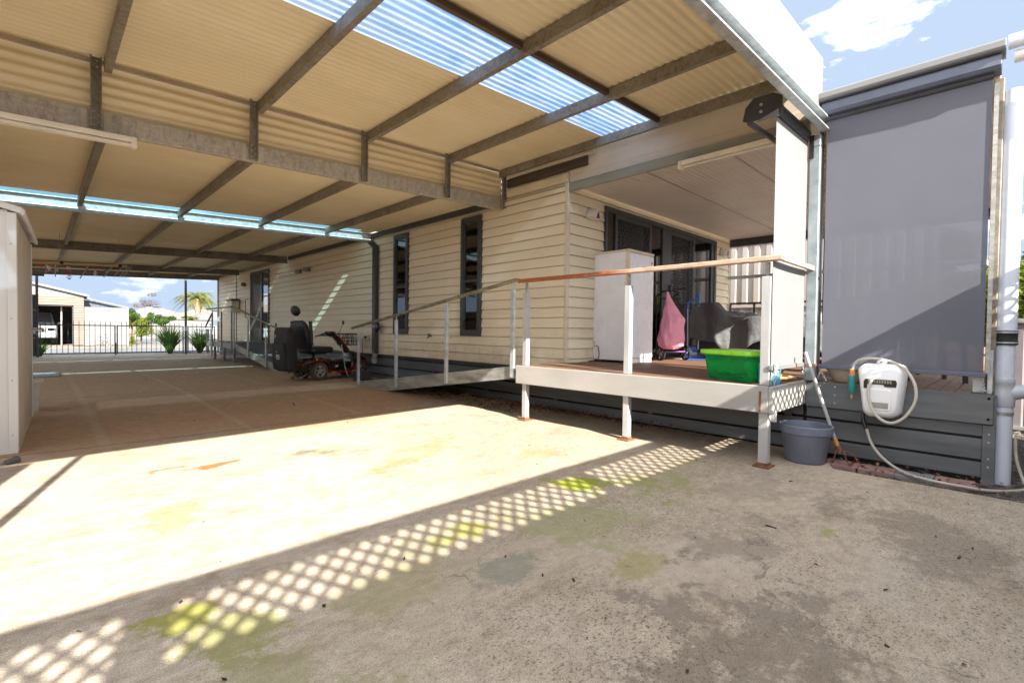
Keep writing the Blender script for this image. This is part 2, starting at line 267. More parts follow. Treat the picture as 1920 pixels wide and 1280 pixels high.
# ---------------------------------------------------------------- mesh helpers
class MB:
    def __init__(s): s.v = []; s.f = []
    def add(s, vs, fs):
        o = len(s.v); s.v += [tuple(v) for v in vs]; s.f += [tuple(i+o for i in f) for f in fs]; return s
    def box(s, x0, x1, y0, y1, z0, z1):
        return s.add([(x0, y0, z0), (x1, y0, z0), (x1, y1, z0), (x0, y1, z0), (x0, y0, z1), (x1, y0, z1), (x1, y1, z1), (x0, y1, z1)],
                     [(0, 3, 2, 1), (4, 5, 6, 7), (0, 1, 5, 4), (1, 2, 6, 5), (2, 3, 7, 6), (3, 0, 4, 7)])
    def bar(s, p0, p1, w, h, up=(0, 0, 1), a0=0., a1=0.):
        """oriented box along p0->p1, width w (side), height h (along up), centred"""
        p0, p1 = Vector(p0), Vector(p1); d = (p1-p0).normalized(); up = Vector(up)
        sd = d.cross(up).normalized(); u = sd.cross(d).normalized()
        vs = []
        for p in (p0, p1):
            for a, b in ((-1, -1), (1, -1), (1, 1), (-1, 1)): vs.append(p+sd*(a*w/2)+u*(b*h/2))
        return s.add(vs, [(0, 1, 2, 3), (7, 6, 5, 4), (0, 4, 5, 1), (1, 5, 6, 2), (2, 6, 7, 3), (3, 7, 4, 0)])
    def chan(s, p0, p1, depth, fl, t=.003, side=1, up=(0, 0, 1), lip=0.012):
        """C section: web at the line, flanges toward side; line is at web centre"""
        p0, p1 = Vector(p0), Vector(p1); d = (p1-p0).normalized(); up = Vector(up)
        sd = d.cross(up).normalized()*side; u = (sd.cross(d)).normalized()
        if u.dot(up) < 0: u = -u
        prof = [(0, -depth/2), (fl, -depth/2), (fl, -depth/2+lip), (fl-t, -depth/2+lip), (fl-t, -depth/2+t), (t, -depth/2+t), (t, depth/2-t), (fl-t, depth/2-t), (fl-t, depth/2-lip), (fl, depth/2-lip), (fl, depth/2), (0, depth/2)]
        n = len(prof); vs = [p+sd*a+u*b for p in (p0, p1) for a, b in prof]
        fs = [(i, (i+1) % n, (i+1) % n+n, i+n) for i in range(n)]
        caps = [(0, 1, 2, 3, 4, 5), (0, 5, 6, 11), (6, 7, 8, 9, 10, 11)]
        fs += [c for c in caps] + [tuple(i+n for i in c) for c in caps]
        return s.add(vs, fs)
    def tube(s, pts, r, n=10, caps=True, closed=False):
        pts = [Vector(p) for p in pts]; rr = r if isinstance(r, (list, tuple)) else [r]*len(pts)
        m = len(pts); prev = None; rings = []
        for i, p in enumerate(pts):
            a = pts[(i-1) % m] if (i > 0 or closed) else p; b = pts[(i+1) % m] if (i < m-1 or closed) else p
            d = (b-a).normalized()
            if prev is None:
                ref = Vector((0, 0, 1)) if abs(d.z) < .95 else Vector((1, 0, 0)); u = d.cross(ref).normalized()
            else: u = (prev-d*prev.dot(d)).normalized()
            prev = u; w = d.cross(u)
            rings.append([p+(u*math.cos(2*math.pi*k/n)+w*math.sin(2*math.pi*k/n))*rr[i] for k in range(n)])
        o = []; fs = []
        for rg in rings: o += rg
        for i in range(m if closed else m-1):
            j = (i+1) % m
            for k in range(n): fs.append((i*n+k, i*n+(k+1) % n, j*n+(k+1) % n, j*n+k))
        if caps and not closed: fs += [tuple(range(n))[::-1], tuple(range((m-1)*n, m*n))]
        return s.add(o, fs)
    def lathe(s, prof, c=(0, 0, 0), n=24, axis='z', sx=1., sy=1., cap=True):
        vs = []; fs = []; m = len(prof); c = Vector(c)
        for r, z in prof:
            for k in range(n):
                a = 2*math.pi*k/n; q = (r*math.cos(a)*sx, r*math.sin(a)*sy, z)
                if axis == 'x': q = (q[2], q[0], q[1])
                if axis == 'y': q = (q[0], q[2], q[1])
                vs.append(c+Vector(q))
        for i in range(m-1):
            for k in range(n): fs.append((i*n+k, i*n+(k+1) % n, (i+1)*n+(k+1) % n, (i+1)*n+k))
        if cap: fs += [tuple(range(n))[::-1], tuple(range((m-1)*n, m*n))]
        return s.add(vs, fs)
    def prism(s, poly, h0, h1, axis='z'):
        def q(a, b, h): return {'z': (a, b, h), 'y': (a, h, b), 'x': (h, a, b)}[axis]
        n = len(poly); vs = [q(a, b, h0) for a, b in poly]+[q(a, b, h1) for a, b in poly]
        return s.add(vs, [tuple(range(n))[::-1], tuple(range(n, 2*n))]+[(i, (i+1) % n, (i+1) % n+n, i+n) for i in range(n)])
    def grid(s, fn, nu, nv):
        vs = [fn(i/nu, j/nv) for j in range(nv+1) for i in range(nu+1)]
        return s.add(vs, [(j*(nu+1)+i, j*(nu+1)+i+1, (j+1)*(nu+1)+i+1, (j+1)*(nu+1)+i) for j in range(nv) for i in range(nu)])
    def ball(s, c, rx, ry=None, rz=None, n=14, m=9, rot=None):
        ry = ry or rx; rz = rz or rx; vs = []; fs = []; c = Vector(c)
        for j in range(m+1):
            t = math.pi*j/m
            for k in range(n):
                a = 2*math.pi*k/n; q = Vector((rx*math.sin(t)*math.cos(a), ry*math.sin(t)*math.sin(a), -rz*math.cos(t)))
                vs.append(c+(rot @ q if rot else q))
        for j in range(m):
            for k in range(n): fs.append((j*n+k, j*n+(k+1) % n, (j+1)*n+(k+1) % n, (j+1)*n+k))
        return s.add(vs, fs)
    def xf(s, mtx, i0=0):
        for i in range(i0, len(s.v)): s.v[i] = tuple(mtx @ Vector(s.v[i]))
        return s
    def build(s, name, mt, parent=None, smooth=False, bevel=0., loc=None, seg=1, solid=0., sub=0, weld=True):
        me = bpy.data.meshes.new(name); me.from_pydata(s.v, [], s.f)
        if weld or smooth:
            bm = bmesh.new(); bm.from_mesh(me)
            bmesh.ops.remove_doubles(bm, verts=bm.verts, dist=1e-5) if smooth else None
            bmesh.ops.recalc_face_normals(bm, faces=bm.faces); bm.to_mesh(me); bm.free()
        me.materials.append(M[mt] if isinstance(mt, str) else mt)
        o = bpy.data.objects.new(name, me); COL.objects.link(o)
        if parent:
            o.parent = parent
        if loc: o.location = loc
        if smooth:
            for p in me.polygons: p.use_smooth = True
            try: me.set_sharp_from_angle(angle=R(40))
            except Exception: pass
        if solid:
            md = o.modifiers.new('thickness', 'SOLIDIFY'); md.thickness = solid; md.offset = 0
        if sub:
            md = o.modifiers.new('subdivision', 'SUBSURF'); md.levels = sub; md.render_levels = sub
        if bevel:
            md = o.modifiers.new('bevel', 'BEVEL'); md.width = bevel; md.segments = seg; md.limit_method = 'ANGLE'; md.angle_limit = R(40)
        return o
def tag(o, label=None, cat=None, group=None, kind=None):
    if label: o['label'] = label
    if cat: o['category'] = cat
    if group: o['group'] = group
    if kind: o['kind'] = kind
    return o
def thing(name, label, cat, loc=(0, 0, 0), rz=0., group=None):
    o = bpy.data.objects.new(name, None); COL.objects.link(o); o.location = loc; o.rotation_euler = (0, 0, rz); o.empty_display_size = .1
    return tag(o, label, cat, group)
def rel(mb, t):                     # world-coordinate mesh -> local to an unrotated thing
    return mb.xf(Matrix.Translation(-Vector(t.location)))
def letters(s, size, mt, parent, mtx, ext=.0008, name='lettering'):
    c = bpy.data.curves.new(name, 'FONT'); c.body = s; c.size = size; c.extrude = ext; c.align_x = 'CENTER'
    t = bpy.data.objects.new(name, c); COL.objects.link(t); bpy.context.view_layer.update()
    me = bpy.data.meshes.new_from_object(t.evaluated_get(bpy.context.evaluated_depsgraph_get())); bpy.data.objects.remove(t); bpy.data.curves.remove(c)
    o = bpy.data.objects.new(name, me); COL.objects.link(o); me.materials.clear(); me.materials.append(M[mt]); o.parent = parent; o.matrix_local = mtx; return o
def text(name, s, size, mt, parent, loc, rot, ext=.0008, align='CENTER'):
    c = bpy.data.curves.new(name, 'FONT'); c.body = s; c.size = size; c.extrude = ext; c.align_x = align; c.align_y = 'CENTER'
    o = bpy.data.objects.new(name, c); COL.objects.link(o); c.materials.append(M[mt] if isinstance(mt, str) else mt)
    o.parent = parent; o.location = loc; o.rotation_euler = rot; return o
def gz(y):                          # the slab rises a little towards the gate
    if y < 5.6: return 0.
    if y < 8.5: return .06*(y-5.6)/2.9
    if y < 16: return .06
    return .06-.04*min(1, (y-16)/6)
def copy_tree(o, parent=None):
    c = o.copy(); COL.objects.link(c)
    if parent: c.parent = parent
    for ch in o.children: copy_tree(ch, c)
    return c
# ================================================================ GROUND
def tex_mulch():
    t = NT('bark_mulch'); v = t.co(scale=(1, 2.4, 1)); w = t.voro(48, v, out='Color'); d = t.voro(48, v)
    t.P(base=t.mix(t.mr(w, 0, 1), (.07, .055, .045), (.26, .23, .21)), rough=.9); t.bump(d, 1., .03); return t.m
M['mulch'] = tex_mulch()
M['soil'] = mat('dry_reddish_soil', (.22, .14, .09), .95, 0, .25, 3, .6, 30)
M['road'] = mat('pale_weathered_road', (.15, .158, .163), .9, 0, .06, .5, .1, 20)
M['leafy'] = mat('lawn_green', (.09, .15, .03), .9, 0, .3, 5, .4, 30)
g = MB(); g.box(-400, 400, -400, 500, -.3, -.06); tag(g.build('ground', 'soil'), kind='structure')
sl_ = MB()
ys = [-3.5, -1, .95, 1.15, 3, 5.6, 7, 8.5, 12, 16, 19, 22.05]
def xr(y): return 4.46 if y < 1.0 else 4.95
for a, b in zip(ys[:-1], ys[1:]):
    x1 = 4.46 if b <= .95 else (4.95 if a >= 1.15 else None)
    r0 = 4.46 if x1 is None else x1; r1 = 4.95 if x1 is None else x1
    z0, z1 = gz(a), gz(b)
    sl_.add([(-4, a, z0), (r0, a, z0), (r1, b, z1), (-4, b, z1), (-4, a, -.12), (r0, a, -.12), (r1, b, -.12), (-4, b, -.12)],
            [(0, 1, 2, 3), (1, 5, 6, 2), (0, 3, 7, 4)]+([(0, 4, 5, 1)] if a == ys[0] else [])+([(3, 2, 6, 7)] if b == ys[-1] else []))
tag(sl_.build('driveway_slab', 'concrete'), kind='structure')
m_ = MB(); m_.box(4.47, 14, -5, 1.1, -.1, -.035); tag(m_.build('mulch_bed', 'mulch'), kind='structure')
c_ = MB(); c_.box(-20, 60, 24.0, 30.5, -.1, -.02); tag(c_.build('road', 'road'), kind='structure')
c_ = MB(); c_.box(-12, 60, 30.55, 34.2, -.1, .01); tag(c_.build('pavement', 'concrete_plain'), kind='structure')
c_ = MB(); c_.box(4.2, 60, 34.25, 58, -.1, -.01); tag(c_.build('side_street', 'road'), kind='structure')
c_ = MB(); c_.box(-1.5, 3.7, 22.1, 23.95, -.1, -.004); tag(c_.build('crossover', 'concrete_plain'), kind='structure')
# bark chips lying on the bed (nobody could count them)
random.seed(4); b = MB()
for i in range(2600):
    x = random.uniform(4.5, 8.2); y = random.uniform(-2.5, .12) if x > 4.95 else random.uniform(-2.5, 1.0)
    a = random.uniform(0, 6.28); l = random.uniform(.015, .05); w = random.uniform(.006, .014); z = -.03+random.uniform(0, .02)
    b.bar((x-l*math.cos(a), y-l*math.sin(a), z), (x+l*math.cos(a), y+l*math.sin(a), z+random.uniform(-.01, .012)), w, .005)
tag(b.build('bark_chips', mat('grey_bark', (.22, .19, .17), .9, 0, .5, 20, .3, c2=(.05, .035, .03)), weld=False), kind='stuff')
# leaf litter along the skirting and under the ramp
b = MB(); random.seed(8)
def litter(b, x0, x1, y0, y1, n, zb=0., s=(.008, .022), pile=.03):
    for i in range(n):
        x = random.uniform(x0, x1); y = random.gauss((y0+y1)/2, (y1-y0)/3.2); a = random.uniform(0, 6.28); l = random.uniform(*s); w = l*random.uniform(.35, .7)
        z = zb+random.random()**2*pile+.004; ca, sa = math.cos(a), math.sin(a); t1, t2 = random.uniform(-.6, .6)*l, random.uniform(-.6, .6)*l
        b.add([(x-l*ca, y-l*sa, z+t1), (x-w*sa, y+w*ca, z+t2+.004), (x+l*ca, y+l*sa, z-t1), (x+w*sa, y-w*ca, z-t2)], [(0, 1, 2, 3)])
litter(b, 4.78, 4.96, 2.4, 5.6, 900, pile=.05); litter(b, 4.3, 4.92, 4.4, 5.3, 420, pile=.02); litter(b, 4.35, 4.9, 5.4, 7.6, 700, .02, pile=.05)
litter(b, 4.2, 4.9, 7.8, 9.6, 160, .06, pile=.01); litter(b, 4.55, 4.92, .1, .95, 60, .01, pile=.02)
tag(b.build('leaf_litter', mat('dry_brown_leaves', (.22, .095, .05), .8, 0, .5, 9, 0, c2=(.07, .03, .018)), weld=False), kind='stuff')
b = MB()
for i in range(150):
    x = random.uniform(4.3, 4.85); y = random.gauss(6.5, .7) if i < 115 else random.gauss(4.5, .5); a = random.uniform(0, 6.28); l = random.uniform(.08, .22); z0 = gz(y)
    p = [(x, y, z0), (x+l*.5*math.cos(a), y+l*.5*math.sin(a), z0+l*random.uniform(.2, .7)), (x+l*math.cos(a+.3), y+l*math.sin(a+.3), z0+l*random.uniform(0, .6))]
    b.tube(p, .0016, 4, False)
tag(b.build('dry_grass', mat('straw_stalks', (.36, .27, .16), .8, 0, .2), weld=False), kind='stuff')
b = MB()
litter(b, 0, 4.4, -.5, 2.2, 60, s=(.004, .014), pile=.002); litter(b, .2, 4.2, 5, 20, 130, s=(.006, .016), pile=.002)
for i in range(len(b.v)):
    x, y, z = b.v[i]; b.v[i] = (x, y, z+gz(y))
random.seed(31)
for i in range(9):
    x = random.uniform(.8, 4.3); y = random.uniform(-.1, 1.7); a = random.gauss(.5, .6); l = random.uniform(.006, .028); w = random.uniform(.004, .009)
    b.bar((x-l*math.cos(a), y-l*math.sin(a), .003), (x+l*math.cos(a), y+l*math.sin(a), .006), w, .004)
tag(b.build('fallen_leaves', mat('dark_leaf_bits', (.05, .035, .025), .8, 0, .3), weld=False), kind='stuff')
# brick edging beside the skirt
t = MB(); M['brick_pink'] = mat('worn_pink_paver', (.34, .20, .18), .85, 0, .15, 12, .3); M['brick_grey'] = mat('worn_grey_paver', (.24, .24, .27), .85, 0, .15, 12, .3)
for i, (y0, y1, c, lb) in enumerate(((.83, 1.06, 'brick_pink', 'worn pink paver behind the blue grey pot'), (.60, .825, 'brick_pink', 'worn pink paver under the rusty claw of the long tool'),
                                (.375, .595, 'brick_grey', 'grey paver lying under the hose below the hose reel'), (.15, .37, 'brick_pink', 'pink paver nearest the white standpipe'))):
    q = MB(); h = (y1-y0)/2; q.box(-.10, .09, -h, h, 0, .045)
    o = q.build('paver', c, bevel=.006, seg=2); o.location = (4.73+.012*i, (y0+y1)/2, -.045); o.rotation_euler = (0, 0, R((-2, 1.5, -1, 2)[i])); tag(o, lb, 'paver', 'row of pavers along the dark skirting')
# ================================================================ CARPORT
XL, XR = -2.45, 4.93
def ZL(x): return 2.795+.04*x
def ZU(x): return 3.215+.0375*x
carport = thing('carport', 'large steel carport with cream corrugated roof over the driveway', 'carport', (0, 0, 0))
def corr(zf, x0, x1, y0, y1, nm, mt, pitch=.0762, amp=.0085, seg=6, off=.012, nx=1):
    n = max(1, int(round((y1-y0)/pitch*seg))); b = MB()
    b.grid(lambda u, v: (x0+(x1-x0)*u, y0+(y1-y0)*v, zf(x0+(x1-x0)*u)+off+amp*math.sin(2*math.pi*(y0+(y1-y0)*v)/pitch)), nx, n)
    return b.build(nm, mt, carport, smooth=True)
# raised front bay: sheets lapped side by side
for a, b2 in ((1.20, 1.87), (1.85, 2.80)): corr(ZU, XL, XR+.08, a, b2, 'roof_sheet', 'sheet')
for a, b2 in ((3.50, 4.30), (4.285, 5.34)): corr(ZU, XL, XR+.08, a, b2, 'roof_sheet', 'sheet')
corr(ZU, XL, XR+.08, 2.745, 3.55, 'skylight_sheet', 'skylight', off=.0165)
# lower bays
for a, b2 in ((5.34, 6.9), (6.88, 8.91)): corr(ZL, XL, XR, a, b2, 'roof_sheet', 'sheet')
for y0, y1 in ((8.88, 9.47), (13.95, 14.25), (18.4, 18.65)):
    corr(lambda x: ZL(x)+.028, XL, 4.62, y0, y1, 'clear_strip', 'clear_strip'); corr(lambda x: ZL(x)+.028, 4.62, XR, y0, y1, 'roof_sheet', 'sheet')
for a, b2 in ((9.42, 11.4), (11.38, 13.98), (14.22, 18.43), (18.62, 21.2)): corr(lambda x: ZL(x)+.0, XL, XR, a, b2, 'roof_sheet', 'sheet', seg=4)
# rotted timber batten under the skylight lap
b = MB(); b.bar((XL, 2.745, ZU(XL)-.03), (4.86, 2.745, ZU(4.86)-.03), .045, .05); b.build('timber_batten', 'timber_dark', carport, bevel=.004)
# purlins of the front bay
for x in (-1.95, -.78, .40, 1.565, 2.735, 3.90):
    b = MB(); b.chan((x, 1.27, ZU(x)-.052), (x, 5.24, ZU(x)-.052), .102, .05, side=1); b.build('purlin', 'galv_dirty', carport)
b = MB(); b.chan((4.86, 1.27, ZU(4.86)-.052), (4.86, 5.30, ZU(4.86)-.052), .102, .045, side=1); b.build('edge_purlin', 'galv_dirty', carport)
# bright screws poking through the skylight
for x in (1.565, 2.735, 3.90, 4.86):
    for y in (2.95, 3.3):
        b = MB(); b.lathe([(.008, 0), (.008, .012)], (x+.02, y, ZU(x)+.026), 8); b.build('roof_screw', 'black', carport)
# hangers from the raised roof down to the main beam
for x in (-.82, .35, 1.53, 2.70, 3.88, 4.90):
    b = MB(); b.chan((x, 5.245, ZL(x)-.15), (x, 5.245, ZU(x)-.0), .072, .03, side=-1, up=(1, 0, 0), lip=.01)
    h = b.build('bracket', 'galv_dirty', carport)
    s = MB()
    for k in range(5): s.lathe([(.006, 0), (.006, .006)], (x+(.016 if k % 2 else -.014), 5.236, ZL(x)-.13+.028*k), 8, 'y')
    for k in range(2): s.lathe([(.007, 0), (.007, .006)], (x+.01, 5.236, ZU(x)-.03-.045*k), 8, 'y')
    s.xf(Matrix.Identity(4)); s.build('bolt', 'galv_bright', h)
# main beam under the step and its white tape patches
b = MB(); b.bar((XL, 5.30, ZL(XL)-.085), (4.98, 5.30, ZL(4.98)-.085), .06, .165); b.build('main_beam', 'galv_beam', carport, bevel=.004)
M['pale_patch'] = mat('pale_zinc_primer', (.55, .50, .43), .6, 0, .1, 8, .05, dirt=.4, dirtc=(.40, .35, .29))
for x in (.35, 1.53, 2.70, 3.88):
    for d, w in ((-.075, .035), (.075, .05)):
        q = MB(); q.bar((x+d-w/2, 5.269, ZL(x+d)-.083), (x+d+w/2, 5.269, ZL(x+d)-.083), .002, .155); q.build('primer_patch', 'pale_patch', carport)
# corrugated infill across the step, corrugations running across
n = 60; b = MB()
b.grid(lambda u, v: (XL+(4.93-XL)*u, 5.315+.011*math.sin(2*math.pi*(v*.40)/.088+.8), ZL(XL+(4.93-XL)*u)-.0+(ZU(XL+(4.93-XL)*u)-ZL(XL+(4.93-XL)*u)-.035)*v), 1, n)
b.build('infill_panel', 'sheet', carport, smooth=True)
b = MB(); b.bar((XL, 5.288, ZU(XL)-.018), (4.93, 5.288, ZU(4.93)-.018), .03, .034); b.build('flashing', mat('taupe_flashing', (.42, .34, .25), .45), carport)
# cross beams of the lower bays
for i, (y, mt, xe) in enumerate(((9.13, 'galv_bright', 4.86), (13.82, 'galv_dirty', 4.88), (18.25, 'galv_dirty', 4.88), (20.9, 'galv_dirty', 4.9))):
    b = MB(); b.chan((XL, y, ZL(XL)-.095), (xe, y, ZL(xe)-.095), .175, .06, side=1, t=.004); b.build('cross_beam', mt, carport)
# lower purlins, bay by bay
for y0, y1 in ((5.34, 9.10), (9.2, 13.8), (13.9, 18.2), (18.33, 20.88)):
    for x in (-.78, .40, 1.565, 2.735, 3.90):
        b = MB(); b.chan((x, y0, ZL(x)-.052), (x, y1, ZL(x)-.052), .102, .05, side=1); b.build('purlin', 'galv_dirty', carport)
for y0, y1 in ((5.36, 9.2), (9.44, 13.75)):
    b = MB(); b.bar((4.895, y0, ZL(4.9)-.05), (4.895, y1, ZL(4.9)-.05), .05, .09); b.build('wall_channel', 'charcoal', carport)
for y0, y1 in ((13.9, 18.2), (18.33, 21.1)):
    b = MB(); b.bar((4.895, y0, ZL(4.9)-.05), (4.895, y1, ZL(4.9)-.05), .05, .09); b.build('wall_channel', 'galv_dirty', carport)
# front fascia: galvanised channel with white panel above
def zf0(x): return 2.653+.034*x
b = MB(); b.chan((XL, 1.20, zf0(XL)+.053), (4.93, 1.20, zf0(4.93)+.053), .105, .062, side=1, t=.004); b.build('fascia_beam', 'galv_bright', carport)
b = MB(); b.add([(XL, 1.196, zf0(XL)+.108), (4.90, 1.196, zf0(4.9)+.108), (4.90, 1.196, ZU(4.9)+.045), (XL, 1.196, ZU(XL)+.045), (XL, 1.236, zf0(XL)+.108), (4.90, 1.236, zf0(4.9)+.108), (4.90, 1.236, ZU(4.9)+.045), (XL, 1.236, ZU(XL)+.045)],
              [(0, 1, 2, 3), (4, 7, 6, 5), (0, 4, 5, 1), (3, 2, 6, 7), (0, 3, 7, 4), (1, 5, 6, 2)])
b.build('fascia_panel', 'fascia_white', carport)
b = MB(); b.bar((XL, 1.245, ZU(XL)-.1), (4.9, 1.245, ZU(4.9)-.1), .004, .3); b.build('fascia_back', 'galv_dirty', carport)
for x in (1.5, 2.7, 3.9):
    q = MB(); q.lathe([(.006, 0), (.006, .006)], (x+.2, 1.188, zf0(x+.2)+.135), 8, 'y'); q.build('screw', 'black', carport)
# posts
for x, y in ((-.785, 1.235), (-2.4, 1.3), (-2.4, 9.36), (-2.4, 13.82), (-2.4, 18.25)):
    b = MB(); z0 = gz(y); h = .024 if x > -1 else .04; b.box(x-h, x+h, y-h, y+h, z0, (zf0(x) if y < 2 else ZL(x)-.18)); b.build('post', 'galv_bright', carport, bevel=.006)
for x in (-.02, 3.965):
    b = MB(); b.box(x-.035, x+.035, 21.55, 21.62, .02, ZL(x)-.02); b.build('post', 'charcoal_blue', carport, bevel=.006)
b = MB(); b.bar((XL, 21.24, ZL(XL)-.05), (4.95, 21.24, ZL(4.95)-.05), .05, .11); b.build('end_fascia', 'galv', carport)
# gutter along the low side
b = MB(); b.bar((XL-.06, 1.2, ZU(XL)-.08), (XL-.06, 5.34, ZU(XL)-.08), .11, .12); b.build('gutter', 'cream', carport)
b = MB(); b.bar((XL-.06, 5.36, ZL(XL)-.08), (XL-.06, 21.2, ZL(XL)-.08), .11, .12); b.build('gutter', 'cream', carport)

# unseen panel added left of the carport post to block the sun
t = thing('sun_blocker', 'added cream panel blocking sun beside the left front post of the carport', 'fence', (-2.3, 1.2, 0))
b = MB(); b.box(-1.3, 1.24, -.02, .02, .05, 2.55); b.build('panel', 'cream', t)
sf = thing('added_boundary_fence', 'added unseen steel boundary fence along the far side of the carport, behind the shed', 'fence', (-2.75, 1.3, 0))  # unseen fence added to darken window reflections and limit side light
b = MB(); b.box(-.02, .02, 0, 20.2, .02, 1.8); b.build('panel', mat('added_fence_drab_steel', (.25, .22, .19), .6), sf)
# lattice-topped fence behind the camera
fence = thing('lattice_fence', 'timber fence with diamond lattice along its top behind the camera', 'fence', (0, -1.0, 0))
M['fencewood'] = mat('grey_fence_timber', (.30, .27, .23), .8, 0, .2, 6, .3, stretch=(6, 6, .5))
b = MB(); b.box(-3.2, 7.2, -.02, .01, 0, 1.785); b.build('boards', 'fencewood', fence)
b = MB(); b.box(-3.2, 7.2, -.03, .03, 2.09, 2.165); b.build('top_rail', 'fencewood', fence)
b = MB(); b.box(-3.2, 7.2, -.03, .03, 1.76, 1.80); b.build('mid_rail', 'fencewood', fence)
for x in (-2.98, -.53, 2.02, 4.565, 7.0):
    b = MB(); b.box(x-.06, x+.06, -.045, .045, 0, 2.16); b.build('post', 'fencewood', fence)
b = MB(); z0, z1 = 1.79, 2.10; p = .106
for i in range(-30, 68):
    x = i*p; h = z1-z0
    for sgn in (1, -1):
        b.bar((x, .006*sgn, z0), (x+sgn*h*1.06, .006*sgn, z1), .006, .025, up=(0, 0, 1))
b.build('lattice', 'fencewood', fence)

# battens and lamps hung below
def batten(name, p0, p1, label, tubes=2, body='white_steel'):
    p0, p1 = Vector(p0), Vector(p1); t = thing(name, label, 'light', p0); d = p1-p0; z = Vector((0, 0, 0))
    b = MB(); b.bar(z, d, .07, .045); b.build('housing', 'lampcream', t, bevel=.006)
    n = d.normalized(); s = n.cross(Vector((0, 0, 1)))
    for k in range(tubes):
        o = s*((k-.5)*.045 if tubes > 1 else 0)-Vector((0, 0, .042))
        b = MB(); b.tube([o+n*.04, o+d-n*.04], .013, 10); b.build('tube', 'lamptube', t, smooth=True)
    for e in (n*.02, d-n*.02):
        b = MB(); b.bar(e-n*.02, e+n*.02, .085, .085); b.xf(Matrix.Translation((0, 0, -.02))); b.build('end_cap', 'lampcream', t, bevel=.008)
    return t
M['lampcream'] = plain('yellowed_white_enamel', (.88, .80, .66), .35); M['lamptube'] = plain('unlit_lamp_tube', (.78, .72, .62), .2)
batten('fluorescent_batten', (-.72, 5.215, ZL(-.72)-.205), (.61, 5.215, ZL(.61)-.205), 'twin tube fluorescent batten hanging under the main carport beam')
batten('fluorescent_batten', (4.83, 2.47, 2.815), (4.83, 1.30, 2.825), 'single tube fluorescent batten under the verandah beam beside the pale blind', 1)
# ================================================================ HOUSE
house = thing('house', 'long single storey house clad in cream weatherboards beside the carport', 'house', (4.94, 4.06, 0))
HX, HY, HE = 4.94, 4.06, 21.1; PB = .1365; ZB = .545
def boards_y(y0, y1, z0, z1):        # wall facing -x
    b = MB(); k = 0; z = ZB
    while z < z1-.002:
        zt = min(z+PB, z1)
        if zt > z0+.01:
            zb = max(z, z0)
            g_ = .009; pr = [(HX+.012, zb), (HX+.012, zb+g_), (HX-.020, zb+g_), (HX-.004, zt), (HX+.06, zt), (HX+.06, zb)]
            b.add([(x, y, zz) for y in (y0, y1) for x, zz in pr], [(0, 1, 7, 6), (1, 2, 8, 7), (2, 3, 9, 8), (3, 4, 10, 9)]+[(0, 5, 4, 3, 2, 1), (6, 7, 8, 9, 10, 11)])
        z += PB
    return b
def boards_x(x0, x1, z0, z1):
    b = MB(); z = ZB
    while z < z1-.002:
        zt = min(z+PB, z1)
        if zt > z0+.01:
            zb = max(z, z0); g_ = .009; pr = [(HY+.012, zb), (HY+.012, zb+g_), (HY-.020, zb+g_), (HY-.004, zt), (HY+.06, zt), (HY+.06, zb)]
            b.add([(x, y, zz) for x in (x0, x1) for y, zz in pr], [(0, 1, 7, 6), (1, 2, 8, 7), (2, 3, 9, 8), (3, 4, 10, 9)]+[(0, 5, 4, 3, 2, 1), (6, 7, 8, 9, 10, 11)])
        z += PB
    return b
WIN = [(5.735, 6.235, .96, 2.835), (7.81, 8.31, .965, 2.835), (15.38, 17.12, .60, 2.80)]
side = MB(); y = HY+.03
for (a, c, z0, z1) in WIN:
    q = boards_y(y, a, ZB, 2.97); side.add(q.v, q.f)
    if z0 > ZB+.1: q = boards_y(a, c, ZB, z0); side.add(q.v, q.f)
    q = boards_y(a, c, z1, 2.97); side.add(q.v, q.f); y = c
q = boards_y(y, HE, ZB, 2.97); side.add(q.v, q.f)
rel(side, house).build('side_wall', 'clad', house, weld=False)
DX0, DX1, DZ0, DZ1 = 5.735, 9.42, .66, 2.825
end = MB()
for a, c, z0, z1 in ((HX+.03, DX0, ZB, 2.97), (DX0, DX1, DZ1, 2.97), (DX1, 10.1, ZB, 2.97)):
    q = boards_x(a, c, z0, z1); end.add(q.v, q.f)
rel(end, house).build('end_wall', 'clad', house, weld=False)
b = MB(); b.box(HX-.022, HX+.03, HY-.022, HY+.03, ZB-.005, 2.97); rel(b, house).build('corner_trim', 'cream', house, bevel=.003)
b = MB(); b.box(10.08, 10.13, HY-.022, HY+.05, ZB-.005, 2.97); rel(b, house).build('corner_trim', 'cream', house, bevel=.003)
b = MB(); b.box(HX-.02, HX+.02, 18.70, 18.78, ZB-.005, 2.9); rel(b, house).build('joint_strip', mat('dark_joint', (.05, .05, .06), .6), house)
# roof and far walls so that the house is a closed volume
b = MB(); b.box(HX+.02, 10.1, HY+.02, HE, 2.99, 3.08); rel(b, house).build('roof', 'cream', house)
b = MB(); b.box(10.04, 10.1, HY+.1, HE, ZB, 2.98); b.box(HX+.02, 10.03, HE-.06, HE, ZB, 2.98); rel(b, house).build('rear_wall', 'cream', house)
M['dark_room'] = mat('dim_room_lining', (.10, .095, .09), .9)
b = MB(); b.box(HX+.30, 10.0, HY+2.2, HY+2.25, .5, 2.96); b.box(HX+.08, 10.02, HY+.08, HE-.1, .50, .56); rel(b, house).build('room_lining', 'dark_room', house)
